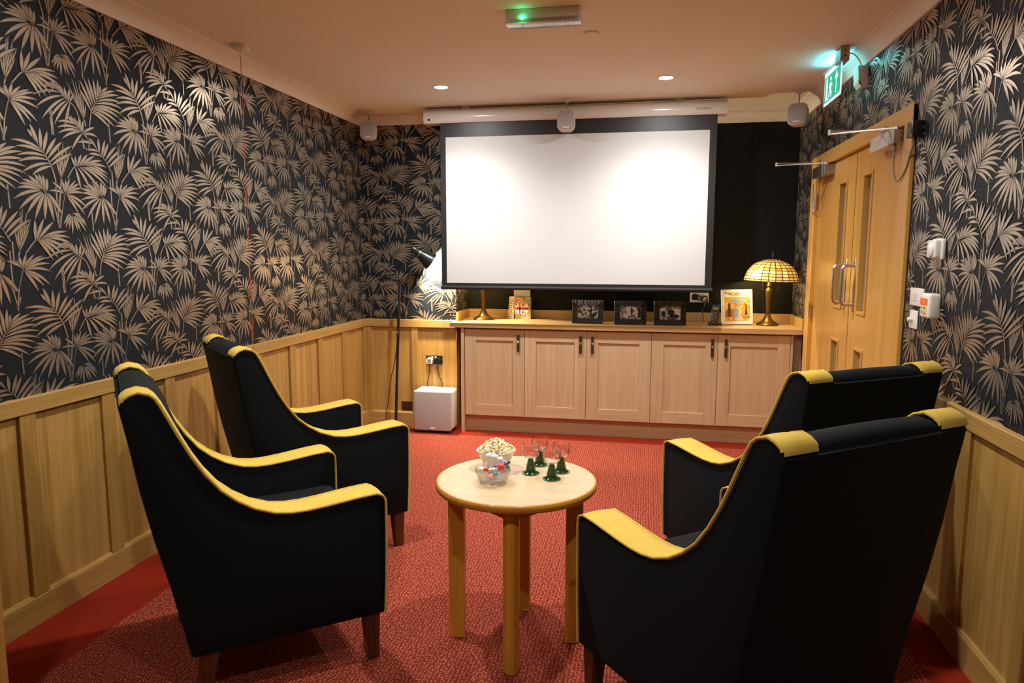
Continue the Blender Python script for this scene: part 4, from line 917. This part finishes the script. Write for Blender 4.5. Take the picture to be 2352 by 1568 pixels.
# ---------------------------------------------------------------- wall devices right of the door
def plate(t, y0, y1, z0, z1, d, mat, nm='plate', r=.004): return MB().box(XR - d, XR - .0005, y0, y1, z0, z1, r, 3).build(nm, mat, t, smooth=True)
t = thing('thermostat', 'white wall thermostat with a round dial, highest of the wall devices', 'thermostat', (XR, 3.0, 1.376))
plate(t, 2.948, 3.052, 1.376, 1.455, .014, M['white'], 'back_plate')
MB().box(XR - .034, XR - .013, 2.962, 3.046, 1.382, 1.450, .006, 3).build('case', M['white'], t, smooth=True)
MB().lathe([(.027, 0), (.026, .005), (.018, .010), (0, .012)], n=28, mat=Matrix.Translation((XR - .0335, 2.998, 1.412)) @ Matrix.Rotation(-math.pi / 2, 4, 'Y')).build('dial', M['white'], t, smooth=True)
t = thing('light_switch', 'white double light switch plate near the door frame', 'light switch', (XR, 3.20, 1.183))
plate(t, 3.120, 3.262, 1.183, 1.257, .010, M['white'])
for yy in (3.195, 3.228): MB().box(XR - .0135, XR - .009, yy - .010, yy + .010, 1.204, 1.236, .002, 1).build('rocker', M['white_gloss'], t)
MB().ball((XR - .010, 3.252, 1.220), .0022, 1).build('screw', M['grey'], t)
t = thing('dimmer_switch', 'white dimmer plate with a round knob, lowest by the door', 'dimmer', (XR, 3.22, 1.087))
plate(t, 3.172, 3.256, 1.087, 1.163, .008, M['white'])
MB().lathe([(.010, 0), (.0095, .014), (.008, .017), (0, .017)], n=20, mat=Matrix.Translation((XR - .008, 3.225, 1.125)) @ Matrix.Rotation(-math.pi / 2, 4, 'Y')).build('knob', M['white'], t, smooth=True)
MB().ball((XR - .008, 3.184, 1.125), .002, 1).build('screw', M['grey'], t)
t = thing('call_unit', 'white nurse call unit with an orange button panel', 'call unit', (XR, 3.0, 1.150))
plate(t, 2.952, 3.042, 1.150, 1.246, .045, M['white'], 'case', .010)
MB().box(XR - .047, XR - .044, 2.966, 3.036, 1.200, 1.227, .001, 1).build('call_button', M['orange'], t, label='orange call button')
MB().box(XR - .0476, XR - .0468, 2.9985, 3.0015, 1.206, 1.220).build('button_mark', M['white'], t)
MB().box(XR - .0465, XR - .044, 2.968, 3.034, 1.156, 1.198, .001, 1).build('keypad', M['beige'], t)
for yy, zz, mt in ((3.022, 1.190, 'lolly_red'), (2.990, 1.190, 'black'), (3.012, 1.172, 'black'), (2.984, 1.169, 'black')): MB().box(XR - .048, XR - .046, yy - .004, yy + .004, zz - .003, zz + .003, .001, 1).build('key', M[mt], t)

# ---------------------------------------------------------------- sockets
def socket(x0, x1, z0, z1, Y, mat, lab, side=-1):
    t = thing('wall_socket', lab, 'socket', ((x0 + x1) / 2, Y, z0))
    MB().box(x0, x1, Y - .008, Y - .0005, z0, z1, .002, 2).build('plate', mat, t)
    for fx in (.40, .60):
        xx = x0 + (x1 - x0) * fx; MB().box(xx - .006, xx + .006, Y - .012, Y - .007, z1 - .022, z1 - .010, .001, 1).build('rocker', M['white'] if mat != M['white'] else M['cream'], t)
    return t
def plug(x, z, Y, mat, cable, lab, face=None):
    t = thing('plug', lab, 'plug', (x, Y, z))
    MB().prism([(x - .022, z - .022), (x + .022, z - .022), (x + .024, z + .008), (x + .014, z + .024), (x - .014, z + .024), (x - .024, z + .008)], 1, Y - .036, Y - .009).build('plug_body', mat, t)
    if face: MB().box(x - .014, x + .014, Y - .0372, Y - .0358, z - .014, z + .014).build('face_label', face, t)
    MB().tube(spline(cable, 8), .0032, 6).build('cable', M['black'], t, smooth=True)
YP = YB - .007
socket(-1.724, -1.590, .508, .582, YP, M['pewter'], 'dark metal double socket on the oak panel above the subwoofer')
plug(-1.690, .540, YP, M['white'], [(-1.690, YP - .02, .52), (-1.692, YP - .022, .46), (-1.705, YP - .018, .40), (-1.715, YP - .014, .33), (-1.72, YP - .012, .2)], 'white-faced adapter plug in the left half of the dark socket', M['grey'])
plug(-1.625, .540, YP, M['black'], [(-1.625, YP - .02, .52), (-1.624, YP - .022, .46), (-1.606, YP - .018, .40), (-1.592, YP - .014, .35), (-1.59, YP - .012, .2)], 'black plug in the right half of the dark socket', None)
MB().box(-1.936, -1.845, YP - .006, YP - .0005, .125, .198, .001, 1).build('blank_plate', M['pewter'], label='dark metal blanking plate low on the oak panel', cat='cover plate')
socket(.336, .479, 1.012, 1.088, YR, M['cream'], 'cream double socket on the black wall right of the screen')
plug(.372, 1.055, YR, M['black'], [(.372, YR - .03, 1.075), (.378, YR - .045, 1.08), (.40, YR - .05, 1.065), (.44, YR - .045, 1.045), (.50, YR - .04, 1.0), (.545, YR - .05, .955), (.552, YR - .055, .915), (.54, YR - .08, .868), (.53, YR - .22, .8645)], 'black plug in the left half of the cream socket')
plug(.446, 1.040, YR, M['black'], [(.446, YR - .03, 1.02), (.444, YR - .04, .98), (.432, YR - .045, .95), (.434, YR - .045, .91), (.445, YR - .04, .868)], 'black adapter plug in the right half of the cream socket', M['cream'])
tsk = socket(-1.078, -.940, 1.016, 1.092, YR, M['white'], 'white double socket behind the upright box set')

# ---------------------------------------------------------------- subwoofer
sw = thing('subwoofer', 'pale grey cube subwoofer on the carpet beside the cabinets', 'subwoofer', (-1.60, 5.29, 0))
sx0, sx1, sy0_, sy1_, sh = -1.764, -1.462, 5.185, 5.385, .318
MB().box(sx0, sx1, sy0_ + .018, sy1_, .018, sh + .018, .024, 4).build('cabinet_shell', M['white'], sw, smooth=True)
MB().box(sx0 + .0005, sx1 - .0005, sy0_, sy0_ + .03, .0185, sh + .0175, .014, 3).build('grille', M['grille'], sw, smooth=True)
MB().box(-1.632, -1.590, sy0_ - .002, sy0_ + .002, .038, .047, .001, 1).build('badge', M['white'], sw)
for x in (sx0 + .04, sx1 - .04):
    for y in (sy0_ + .05, sy1_ - .04): MB().lathe([(.016, 0), (.014, .020)], (x, y, 0), 12).build('foot', M['black'], sw)

# ---------------------------------------------------------------- black floor lamp
fl = thing('floor_lamp', 'slim black floor lamp with a cone shade lighting the wallpaper', 'floor lamp', (-1.925, 5.22, 0))
b0 = Vector((-1.925, 5.22, .02)); t0 = Vector((-1.872, 5.22, 1.16))
MB().lathe([(.125, 0), (.125, .012), (.12, .018), (.02, .024), (.012, .05), (0, .05)], (-1.925, 5.22, 0), 36).build('base', M['black_metal'], fl, smooth=True)
MB().tube([b0, t0], .0115, 12).build('pole', M['black_metal'], fl, smooth=True)
hp = Vector((-1.772, 5.235, 1.430))          # rear of lamp head
MB().tube([t0] + list(bez(t0, t0 + Vector((.004, 0, .15)), Vector((-1.85, 5.225, 1.36)), Vector((-1.750, 5.24, 1.415)), 14)), .0065, 10).build('gooseneck', M['black_metal'], fl, smooth=True)
ax = Vector((.72, .40, -.57)).normalized(); rot = ax.to_track_quat('Z', 'Y').to_matrix().to_4x4(); mm = Matrix.Translation(hp) @ rot
MB().lathe([(0, -.004), (.020, -.002), (.026, .006), (.026, .045), (.030, .060), (.034, .066), (.070, .178), (.068, .178), (.032, .068), (.022, .058), (.022, .010), (0, .008)], n=32, mat=mm).build('shade', M['black_metal'], fl, smooth=True)
MB().lathe([(.0335, .0625), (.0350, .066), (.0335, .0695)], n=32, mat=mm, close=True).build('shade_ring', M['steel'], fl, smooth=True)
MB().ball(mm @ Vector((0, 0, .105)), .021, 3).build('bulb', M['bulb'], fl, smooth=True)
pl_ = bpy.data.lights.new('floor_lamp_bulb', 'POINT'); pl_.energy = 78; pl_.color = (1, .86, .62); pl_.shadow_soft_size = .02
po = bpy.data.objects.new('floor_lamp_bulb', pl_); COL.objects.link(po); po.parent = fl; po.location = (mm @ Vector((0, 0, .150))) - ORG[fl.name]
sw_c = Vector((-1.889, 5.206, .78))
MB().box(-1.897, -1.879, 5.196, 5.210, .755, .812, .003, 2).build('inline_switch', M['black'], fl); MB().ball((-1.888, 5.1955, .785), .005, 2, sc=(1, .4, 1.3)).build('switch_rocker', M['led_red'], fl)
MB().box(-1.893, -1.882, 5.203, 5.2085, 1.00, 1.03).build('tape', M['leaf_green'], fl)
MB().tube(spline([(-1.866, 5.215, 1.20), (-1.872, 5.205, 1.05), (-1.888, 5.203, .81), (-1.892, 5.203, .75), (-1.905, 5.203, .62), (-1.928, 5.20, .50), (-1.945, 5.19, .42), (-1.965, 5.18, .25), (-1.985, 5.17, .12), (-1.955, 5.15, .02), (-1.86, 5.15, .006), (-1.80, 5.22, .006), (-1.785, 5.35, .02), (-1.74, 5.395, .10)], 6), .003, 6).build('flex', M['black'], fl, smooth=True)

# ---------------------------------------------------------------- stained-glass table lamps
def pane_mat(name, col, tr=.30, pat=False):
    m, nt, b = nmat(name); L = nt.links.new; nt.nodes.remove(b); out = nt.nodes['Material Output']
    a = nt.nodes.new('ShaderNodeBsdfTranslucent'); a.inputs[0].default_value = (*col, 1); d = nt.nodes.new('ShaderNodeBsdfPrincipled'); d.inputs['Base Color'].default_value = (*col, 1); d.inputs['Roughness'].default_value = .25
    mx = nt.nodes.new('ShaderNodeMixShader'); mx.inputs[0].default_value = tr; L(d.outputs[0], mx.inputs[1]); L(a.outputs[0], mx.inputs[2]); L(mx.outputs[0], out.inputs['Surface'])
    return m
PANES = [pane_mat('amber glass', (.80, .50, .15)), pane_mat('honey glass', (.85, .60, .22)), pane_mat('cream glass', (.92, .80, .48)), pane_mat('rose glass', (.80, .48, .30)), pane_mat('ruby glass', (.35, .05, .02)), pane_mat('deep amber glass', (.75, .36, .05))]
SH = [(.040, .160), (.075, .151), (.106, .138), (.133, .120), (.155, .099), (.168, .080), (.180, .057), (.188, .035), (.193, .014), (.195, .0)]   # radius, height above rim
def glass_lamp(lab):
    t = thing('table_lamp', lab, 'table lamp', group='pair of stained-glass table lamps')
    MB().lathe([(.078, 0), (.081, .004), (.081, .009), (.077, .013), (.074, .016), (.066, .020), (.048, .030), (.034, .044), (.025, .062), (.020, .080), (0, .080)], n=40).build('base', M['bronze'], t, smooth=True, local=True, auto=60)
    # fluted stem
    st = MB(); prf = [(.018, .070), (.0165, .10), (.017, .14), (.0195, .19), (.0225, .235), (.0245, .258), (.022, .272), (.013, .279), (.0125, .284), (.018, .294), (.018, .302), (.013, .31), (.012, .33)]; n = 48; vs = []; k = len(prf)
    for i in range(n):
        a = 2 * math.pi * i / n
        for j, (r_, z) in enumerate(prf):
            f = 1 - (.05 if (i % 4 == 0) and 1 <= j <= 6 else 0); vs.append((r_ * f * math.cos(a), r_ * f * math.sin(a), z))
    fs = [(i * k + q, ((i + 1) % n) * k + q, ((i + 1) % n) * k + q + 1, i * k + q + 1) for i in range(n) for q in range(k - 1)]
    st.add(vs, fs).build('stem', M['bronze'], t, smooth=True, local=True, auto=60)
    zr = .330; tl = Matrix.Translation((.012, 0, zr)) @ Matrix.Rotation(R(2), 4, 'Y')
    sh = MB()
    # lead lattice: rings and ribs
    N = 24
    for i, (r_, z) in enumerate(SH):
        sh.lathe([(r_ - .0020, z), (r_, z + .0026), (r_ + .0026, z), (r_, z - .0026)], n=48, mat=tl, close=True)
    for s_ in range(N):
        a = 2 * math.pi * s_ / N; hi = 0 if s_ % 2 == 0 else 1
        sh.tube([tl @ Vector((r_ * math.cos(a), r_ * math.sin(a), z)) for r_, z in SH[hi:]], .0025, 5)
    shade = sh.build('shade', M['bronze_dark'], t, smooth=True, local=True)
    rnd = random.Random(11)
    # one pane per cell, shared between the segments of a ring
    for i in range(len(SH) - 1):
        (r0, z0), (r1, z1) = SH[i], SH[i + 1]
        if i < 4: kinds = [0] * 24 if i % 2 else [1, 0] * 12
        if i == 0: kinds = [1, 0] * 12
        if i == 3: kinds = [1] * 24
        if i == 4: kinds = [5, 0, 5, 1] * 6
        if i == 5: kinds = [1, 2, 0, 2] * 6
        if i == 6: kinds = [5, 1, 3, 2] * 6
        if i == 7: kinds = [1, 2, 3, 2] * 6
        if i == 8: kinds = [0] * 24
        cache = {}
        for s_ in range(N):
            kd = kinds[s_]; ra = 2 * math.pi * s_ / N
            if kd not in cache:
                q = MB(); pv = []; sub = 3
                for u in range(sub + 1):
                    a = 2 * math.pi / N * (u / sub)
                    pv += [(r0 * math.cos(a), r0 * math.sin(a), z0), (r1 * math.cos(a), r1 * math.sin(a), z1)]
                outv = [(x * 1.0, y, z) for x, y, z in pv]; inv = [(x * .985, y * .985, z - .001) for x, y, z in pv]; nn = len(outv)
                f = [(2 * u, 2 * u + 1, 2 * u + 3, 2 * u + 2) for u in range(sub)]
                q.add(outv, f)
                o = q.build('pane', PANES[kd], shade, local=True, smooth=True)
                o.matrix_local = tl @ Matrix.Rotation(ra, 4, 'Z'); cache[kd] = o
            else:
                o = cache[kd].copy(); COL.objects.link(o); o.parent = shade; o.matrix_local = tl @ Matrix.Rotation(ra, 4, 'Z')
    q = MB()
    q.lathe([(.045, .158), (.030, .167), (.011, .174), (.010, .184), (.014, .192), (.010, .200), (.007, .212), (.009, .218), (.005, .224), (0, .228)], n=24, mat=tl)
    q.build('finial', M['bronze_dark'], t, smooth=True, local=True)
    b = MB(); b.ball((-.085, -.075, zr + .050), .022, 2); b.build('bulb', M['bulb'], t, smooth=True, local=True)
    for x in (-.052, .060):
        c = MB(); c.tube([(x, -.03, zr + .05), (x, -.03, zr - .055)], .0007, 5); c.ball((x, -.03, zr - .060), .0042, 1); c.build('pull_chain', M['bronze'], t, local=True)
    ld = bpy.data.lights.new('table_lamp_bulb', 'POINT'); ld.energy = 4.5; ld.color = (1, .74, .30); ld.shadow_soft_size = .022
    lo = bpy.data.objects.new('table_lamp_bulb', ld); COL.objects.link(lo); lo.parent = t; lo.location = (-.095, -.090, zr + .046)
    return t
l0 = glass_lamp('lit stained-glass table lamp on a bronze stem beside the door'); l0.location = (.895, 5.570, ZW)
l1 = copy_tree(l0); l1.location = (-1.290, 5.570, ZW); l1['label'] = 'bronze table lamp at the left end, shade hidden behind the screen'

# ---------------------------------------------------------------- photo frames
def photo_mat(name, seed, sc_):
    m, nt, b = nmat(name); L = nt.links.new
    tc = nt.nodes.new('ShaderNodeTexCoord'); mp = nt.nodes.new('ShaderNodeMapping'); mp.inputs['Location'].default_value = (seed, seed * .7, seed * 1.3); L(tc.outputs['Object'], mp.inputs['Vector'])
    n1 = nt.nodes.new('ShaderNodeTexNoise'); n1.inputs['Scale'].default_value = sc_; n1.inputs['Detail'].default_value = 6; n1.inputs['Distortion'].default_value = 1.2; L(mp.outputs[0], n1.inputs['Vector'])
    cr = nt.nodes.new('ShaderNodeValToRGB'); e = cr.color_ramp.elements; e[0].position = .38; e[0].color = (.03, .028, .028, 1); e[1].position = .60; e[1].color = (.75, .70, .66, 1); mid = e.new(.48); mid.color = (.24, .225, .215, 1)
    L(n1.outputs['Fac'], cr.inputs['Fac']); L(cr.outputs['Color'], b.inputs['Base Color']); b.inputs['Roughness'].default_value = .12
    return m
M['pic_grey'] = plain('mid grey print', (.20, .19, .185), .15); M['pic_pale'] = plain('pale grey print', (.62, .58, .55), .15); M['pic_dark'] = plain('dark grey print', (.03, .028, .028), .15)
def picture_frame(x, y, yaw, lab, seed, figs):
    W_, H_, B = .236, .180, .041; lean = R(-9)
    t = thing('picture_frame', lab, 'picture frame', (x, y, ZW), group='black framed photographs')
    my = Matrix.Translation((x, y, ZW + .0032)) @ Matrix.Rotation(yaw, 4, 'Z'); mm = my @ Matrix.Rotation(lean, 4, 'X')
    q = MB()
    q.box(-W_ / 2, W_ / 2, .0, .014, .0, B, .002, 1, mat=mm); q.box(-W_ / 2, W_ / 2, .0, .014, H_ - B, H_, .002, 1, mat=mm)
    q.box(-W_ / 2, -W_ / 2 + B, .0, .014, B, H_ - B, .002, 1, mat=mm); q.box(W_ / 2 - B, W_ / 2, .0, .014, B, H_ - B, .002, 1, mat=mm)
    fr = q.build('frame', M['black_gloss'], t)
    # ridges cut across the moulding
    r_ = MB(); st = .0105
    def ridge(p0, p1):
        a = Vector((p0[0], -.0005, p0[1])); c = Vector((p1[0], -.0005, p1[1])); r_.tube([mm @ a, mm @ c], .0034, 6)
    n = int((W_ - .006) / st)
    for k in range(n + 1):
        xx = -W_ / 2 + .004 + k * (W_ - .008) / n; e = min(xx + W_ / 2, W_ / 2 - xx); dpt = min(B, e) - .002
        if dpt > .004: ridge((xx, .003), (xx, dpt)); ridge((xx, H_ - .003), (xx, H_ - dpt))
    n = int((H_ - .006) / st)
    for k in range(n + 1):
        zz = .004 + k * (H_ - .008) / n; e = min(zz, H_ - zz); dpt = min(B, e) - .002
        if dpt > .004: ridge((-W_ / 2 + .003, zz), (-W_ / 2 + dpt, zz)); ridge((W_ / 2 - .003, zz), (W_ / 2 - dpt, zz))
    r_.build('ridges', M['black_gloss'], fr, smooth=True, kind='stuff')
    pw, ph = W_ - 2 * B + .004, H_ - 2 * B + .004
    ph_ = MB().box(-pw / 2, pw / 2, .006, .010, B - .002, H_ - B + .002, mat=mm).build('photograph', photo_mat('black and white print ' + str(seed), seed, 26), t, label='black and white group photograph')
    for (u, v, ru, rv, mt) in figs:
        e = MB().lathe([(1, 0), (1, .0003), (0, .0003)], n=14, mat=mm @ Matrix.Translation((u * pw, .0058, B + v * ph)) @ Matrix.Diagonal((ru * pw, 1, rv * ph, 1)) @ Matrix.Rotation(math.pi / 2, 4, 'X'))
        e.build('print_tone', M[mt], ph_)
    sv = [mm @ Vector((u, d, .135)) for d in (.013, .016) for u in (-.02, .02)] + [my @ Vector((u, d, -.003)) for d in (.082, .085) for u in (-.03, .03)]
    MB().add(sv, [(0, 1, 3, 2), (4, 6, 7, 5), (0, 4, 5, 1), (2, 3, 7, 6), (0, 2, 6, 4), (1, 5, 7, 3)]).build('strut', M['black'], t)
picture_frame(-.438, 5.395, R(3), 'leftmost black ridged frame, photograph of a crowded group', 1.0, [(-.3, .75, .05, .07, 'pic_pale'), (-.1, .8, .05, .07, 'pic_pale'), (.1, .72, .05, .08, 'pic_pale'), (.3, .8, .05, .07, 'pic_pale'), (-.2, .45, .05, .08, 'pic_pale'), (.02, .42, .05, .08, 'pic_pale'), (.25, .45, .05, .08, 'pic_pale')])
picture_frame(-.116, 5.365, R(6), 'middle black ridged frame, photograph with figures in pale dresses', 2.3, [(-.13, .42, .07, .22, 'pic_pale'), (-.13, .70, .04, .07, 'pic_pale'), (.27, .50, .08, .30, 'pic_pale'), (.27, .86, .04, .07, 'pic_pale'), (-.37, .5, .06, .28, 'pic_grey'), (.07, .6, .05, .3, 'pic_dark'), (.43, .5, .06, .4, 'pic_dark')])
picture_frame(.175, 5.385, R(5), 'rightmost black ridged frame, photograph of a couple embracing', 4.1, [(.05, .55, .16, .22, 'pic_dark'), (.11, .82, .06, .10, 'pic_pale'), (.26, .52, .07, .08, 'pic_pale'), (.2, .25, .24, .16, 'pic_dark'), (-.3, .45, .09, .18, 'pic_dark'), (-.33, .75, .14, .12, 'pic_pale')])

# ---------------------------------------------------------------- film box set, slim cases, cordless phone, film print
def camo():
    m, nt, b = nmat('khaki card'); L = nt.links.new
    tc = nt.nodes.new('ShaderNodeTexCoord'); no = nt.nodes.new('ShaderNodeTexNoise'); no.inputs['Scale'].default_value = 16; no.inputs['Detail'].default_value = 1; L(tc.outputs['Object'], no.inputs['Vector'])
    cr = nt.nodes.new('ShaderNodeValToRGB'); cr.color_ramp.interpolation = 'CONSTANT'; e = cr.color_ramp.elements; e[0].color = (.20, .17, .05, 1); e[1].position = .52; e[1].color = (.30, .27, .11, 1)
    L(no.outputs['Fac'], cr.inputs['Fac']); L(cr.outputs['Color'], b.inputs['Base Color']); b.inputs['Roughness'].default_value = .35
    return m
M['flag_red'] = plain('flag red', (.62, .03, .03), .4); M['flag_blue'] = plain('flag dark blue', (.02, .022, .05), .4); M['flag_white'] = plain('flag white', (.75, .72, .66), .4)
bs = thing('box_set', 'khaki box set with a flag arrow and red title band', 'box set', (-.985, 5.70, ZW))
X0, X1, Y0, Z0, Z1_ = -1.052, -.922, 5.68, ZW, ZW + .182
MB().box(X0, X1, Y0, Y0 + .05, Z0, Z1_, .001, 1).build('slipcase', camo(), bs)
def flat(nm, poly, mat, lay, par=bs):
    q = MB(); yy = Y0 - .0005 - lay * .0003; n = len(poly)
    P = [(X0 + u * (X1 - X0), Z0 + v * (Z1_ - Z0)) for u, v in poly]
    q.add([(a, yy, c) for a, c in P] + [(a, yy + .0002, c) for a, c in P], [tuple(range(n)), tuple(range(n, 2 * n))[::-1]] + [(i, n + i, n + (i + 1) % n, (i + 1) % n) for i in range(n)]); return q.build(nm, mat, par)
def flag_arrow(cx_, cz_, s, nm):
    tr = lambda P: [(cx_ + a * s, cz_ + b * s) for a, b in P]
    flat(nm, tr([(-.45, .22), (.2, .22), (.2, .32), (.48, 0), (.2, -.32), (.2, -.22), (-.45, -.22)]), M['flag_white'], 0)
    for P in ([(-.42, .20), (-.30, .20), (-.42, .10)], [(-.42, -.20), (-.30, -.20), (-.42, -.10)], [(-.02, .20), (.14, .20), (-.02, .08)], [(-.02, -.20), (.14, -.20), (-.02, -.08)]): flat(nm + '_blue', tr(P), M['flag_blue'], 1)
    for P in ([(.0, .07), (.05, .07), (.28, .24), (.22, .24)], [(.0, -.07), (.05, -.07), (.28, -.24), (.22, -.24)], [(-.45, .20), (-.40, .20), (-.24, .07), (-.28, .07)]): flat(nm + '_red', tr(P), M['flag_red'], 2)
    flat(nm + '_red', tr([(-.22, .22), (-.11, .22), (-.11, -.22), (-.22, -.22)]), M['flag_red'], 2)
    flat(nm + '_red', tr([(-.45, .055), (.42, .055), (.46, 0), (.42, -.055), (-.45, -.055)]), M['flag_red'], 2)
flag_arrow(.46, .47, 1.0, 'flag_arrow'); flag_arrow(.30, .84, .42, 'small_flag'); flag_arrow(.66, .14, .38, 'small_flag')
tx = MB(); text_mesh(tx, "DAD'S ARMY", .018, frame_mat((X0 + .45 * .13, Y0 - .0018, Z0 + .47 * .182), (1, 0, 0), (0, 0, 1)), depth=.0002, width=.095); tx.build('title', M['ink_brown'], bs)
flat('maker_strip', [(.72, .945), (.95, .945), (.95, .925), (.72, .925)], M['flag_white'], 0)
for k in range(3):
    xx = -1.113 + k * .0165; mm = Matrix.Translation((xx, 5.70, ZW)) @ Matrix.Rotation(R(4), 4, 'Y')
    t = thing('film_case', ['slim pale film case leaning leftmost beside the box set', 'slim pale film case in the middle of the leaning three', 'slim pale film case leaning nearest the box set'][k], 'film case', (xx, 5.70, ZW), group='slim film cases')
    MB().box(0, .0150, -.012, .05, .001, .182, .001, 1, mat=mm).build('case', M['lolly_cream'], t)
    q = MB(); rr = random.Random(k)
    for j in range(9): z0 = .015 + j * .018; q.box(.004, .011, -.0126, -.0118, z0, z0 + rr.uniform(.006, .014), mat=mm)
    q.build('spine_print', M['ink_brown'], t)
# cordless phone in its cradle
ph = thing('cordless_phone', 'black cordless handset standing in its charging cradle', 'phone', (.505, 5.47, ZW))
mm = Matrix.Translation((.492, 5.463, ZW)) @ Matrix.Rotation(R(8), 4, 'Y') @ Matrix.Rotation(R(-12), 4, 'X')
MB().box(-.027, .027, 0, .024, .012, .160, .007, 3, mat=mm).build('handset', M['black'], ph, smooth=True)
MB().box(-.018, .018, -.001, .001, .118, .142, .001, 1, mat=mm).build('display', M['grey'], ph)
for r_ in range(5):
    for c in range(3): MB().box(-.017 + c * .013, -.009 + c * .013, -.002, .001, .038 + r_ * .014, .046 + r_ * .014, .001, 1, mat=mm).build('key', M['grey'], ph)
MB().box(-.006, .006, -.001, .001, .024, .028, mat=mm).build('maker_mark', M['white'], ph)
MB().box(.458, .532, 5.445, 5.53, ZW, ZW + .022, .006, 2).build('cradle', M['black'], ph, smooth=True)
MB().box(.535, .560, 5.46, 5.52, ZW, ZW + .012, .003, 1).build('power_brick', M['black'], label='small black power brick beside the cordless phone', cat='adapter')
# canvas print
def print_mat():
    m, nt, b = nmat('poster picture'); L = nt.links.new
    tc = nt.nodes.new('ShaderNodeTexCoord'); no = nt.nodes.new('ShaderNodeTexNoise'); no.inputs['Scale'].default_value = 17; no.inputs['Detail'].default_value = 5; no.inputs['Distortion'].default_value = .8; L(tc.outputs['Object'], no.inputs['Vector'])
    cr = nt.nodes.new('ShaderNodeValToRGB'); e = cr.color_ramp.elements; e[0].position = .30; e[0].color = (.10, .05, .03, 1); e[1].position = .72; e[1].color = (.45, .55, .68, 1)
    for p_, c in ((.40, (.50, .20, .04)), (.47, (.78, .42, .08)), (.54, (.85, .60, .20)), (.62, (.80, .72, .52))): n_ = e.new(p_); n_.color = (*c, 1)
    L(no.outputs['Fac'], cr.inputs['Fac']); L(cr.outputs['Color'], b.inputs['Base Color']); b.inputs['Roughness'].default_value = .35
    return m
cv = thing('canvas_print', 'white-edged film canvas with a red and gold title, leaning by the lamp', 'canvas print', (.675, 5.52, ZW))
mm = Matrix.Translation((.676, 5.520, ZW + .007)) @ Matrix.Rotation(R(9), 4, 'Z') @ Matrix.Rotation(R(-8), 4, 'X') @ Matrix.Rotation(R(-1.2), 4, 'Y')
MB().box(-.114, .114, 0, .030, .0, .262, .002, 1, mat=mm).build('canvas', M['white'], cv)
MB().box(-.094, .094, -.0006, .0004, .026, .207, mat=mm).build('picture', print_mat(), cv, label='warm painted scene print')
def blob(u, v, ru, rv, mt, lay):
    MB().lathe([(1, 0), (1, .0003), (0, .0003)], n=18, mat=mm @ Matrix.Translation((u, -.0006 - lay * .0002, v)) @ Matrix.Diagonal((ru, 1, rv, 1)) @ Matrix.Rotation(math.pi / 2, 4, 'X')).build('picture_tone', M[mt], cv)
M['pic_blue'] = plain('print pale blue', (.28, .38, .52), .4); M['pic_gold'] = plain('print gold', (.62, .34, .05), .4); M['pic_brown'] = plain('print brown', (.09, .04, .025), .4); M['pic_cream'] = plain('print cream', (.62, .52, .36), .4); M['pic_rust'] = plain('print rust', (.45, .15, .03), .4)
def patch(poly, mt, lay):
    n = len(poly); yy = -.0006 - lay * .0002
    MB().add([mm @ Vector((u, yy - .0001, v)) for u, v in poly] + [mm @ Vector((u, yy + .0001, v)) for u, v in poly], [tuple(range(n)), tuple(range(n, 2 * n))[::-1]] + [(i, n + i, n + (i + 1) % n, (i + 1) % n) for i in range(n)]).build('picture_tone', M[mt], cv)
patch([(-.092, .165), (-.05, .178), (.0, .170), (.05, .180), (.092, .168), (.092, .205), (-.092, .205)], 'pic_gold', 0)
patch([(-.05, .16), (.0, .145), (.06, .17), (.06, .19), (-.03, .195)], 'pic_blue', 1)
patch([(-.092, .095), (-.06, .13), (-.02, .105), (.01, .095), (.0, .06), (-.092, .05)], 'pic_rust', 1)
patch([(.0, .10), (.04, .135), (.092, .12), (.092, .055), (.02, .06)], 'pic_gold', 1)
patch([(-.03, .03), (.05, .03), (.02, .07), (.035, .10), (.022, .118), (.012, .118), (.012, .098), (-.01, .07)], 'pic_cream', 2)
patch([(-.075, .06), (-.068, .155), (-.06, .165), (-.052, .15), (-.05, .06)], 'pic_brown', 2)
patch([(.055, .07), (.060, .14), (.066, .148), (.074, .07)], 'pic_brown', 2)
patch([(-.03, .055), (-.028, .115), (-.012, .125), (.004, .115), (.006, .05)], 'pic_blue', 3)
M['title_red'] = plain('title red', (.36, .045, .008), .4); M['title_gold'] = plain('title gold', (.48, .22, .02), .4)
q = MB(); text_mesh(q, 'WIZARD', .036, mm @ frame_mat((-.022, -.0012, .227), (1, 0, 0), (0, 0, 1)), depth=.0003, width=.088); q.build('title', M['title_red'], cv)
q = MB(); text_mesh(q, 'The', .017, mm @ frame_mat((-.083, -.0012, .236), (1, 0, 0), (0, 0, 1)), depth=.0003, width=.022); q.build('title', M['ink_brown'], cv)
q = MB(); text_mesh(q, 'OF', .018, mm @ frame_mat((.036, -.0012, .227), (1, 0, 0), (0, 0, 1)), depth=.0003, width=.019); text_mesh(q, 'OZ', .036, mm @ frame_mat((.072, -.0012, .226), (1, 0, 0), (0, 0, 1)), depth=.0003, width=.042); q.build('title', M['title_gold'], cv)
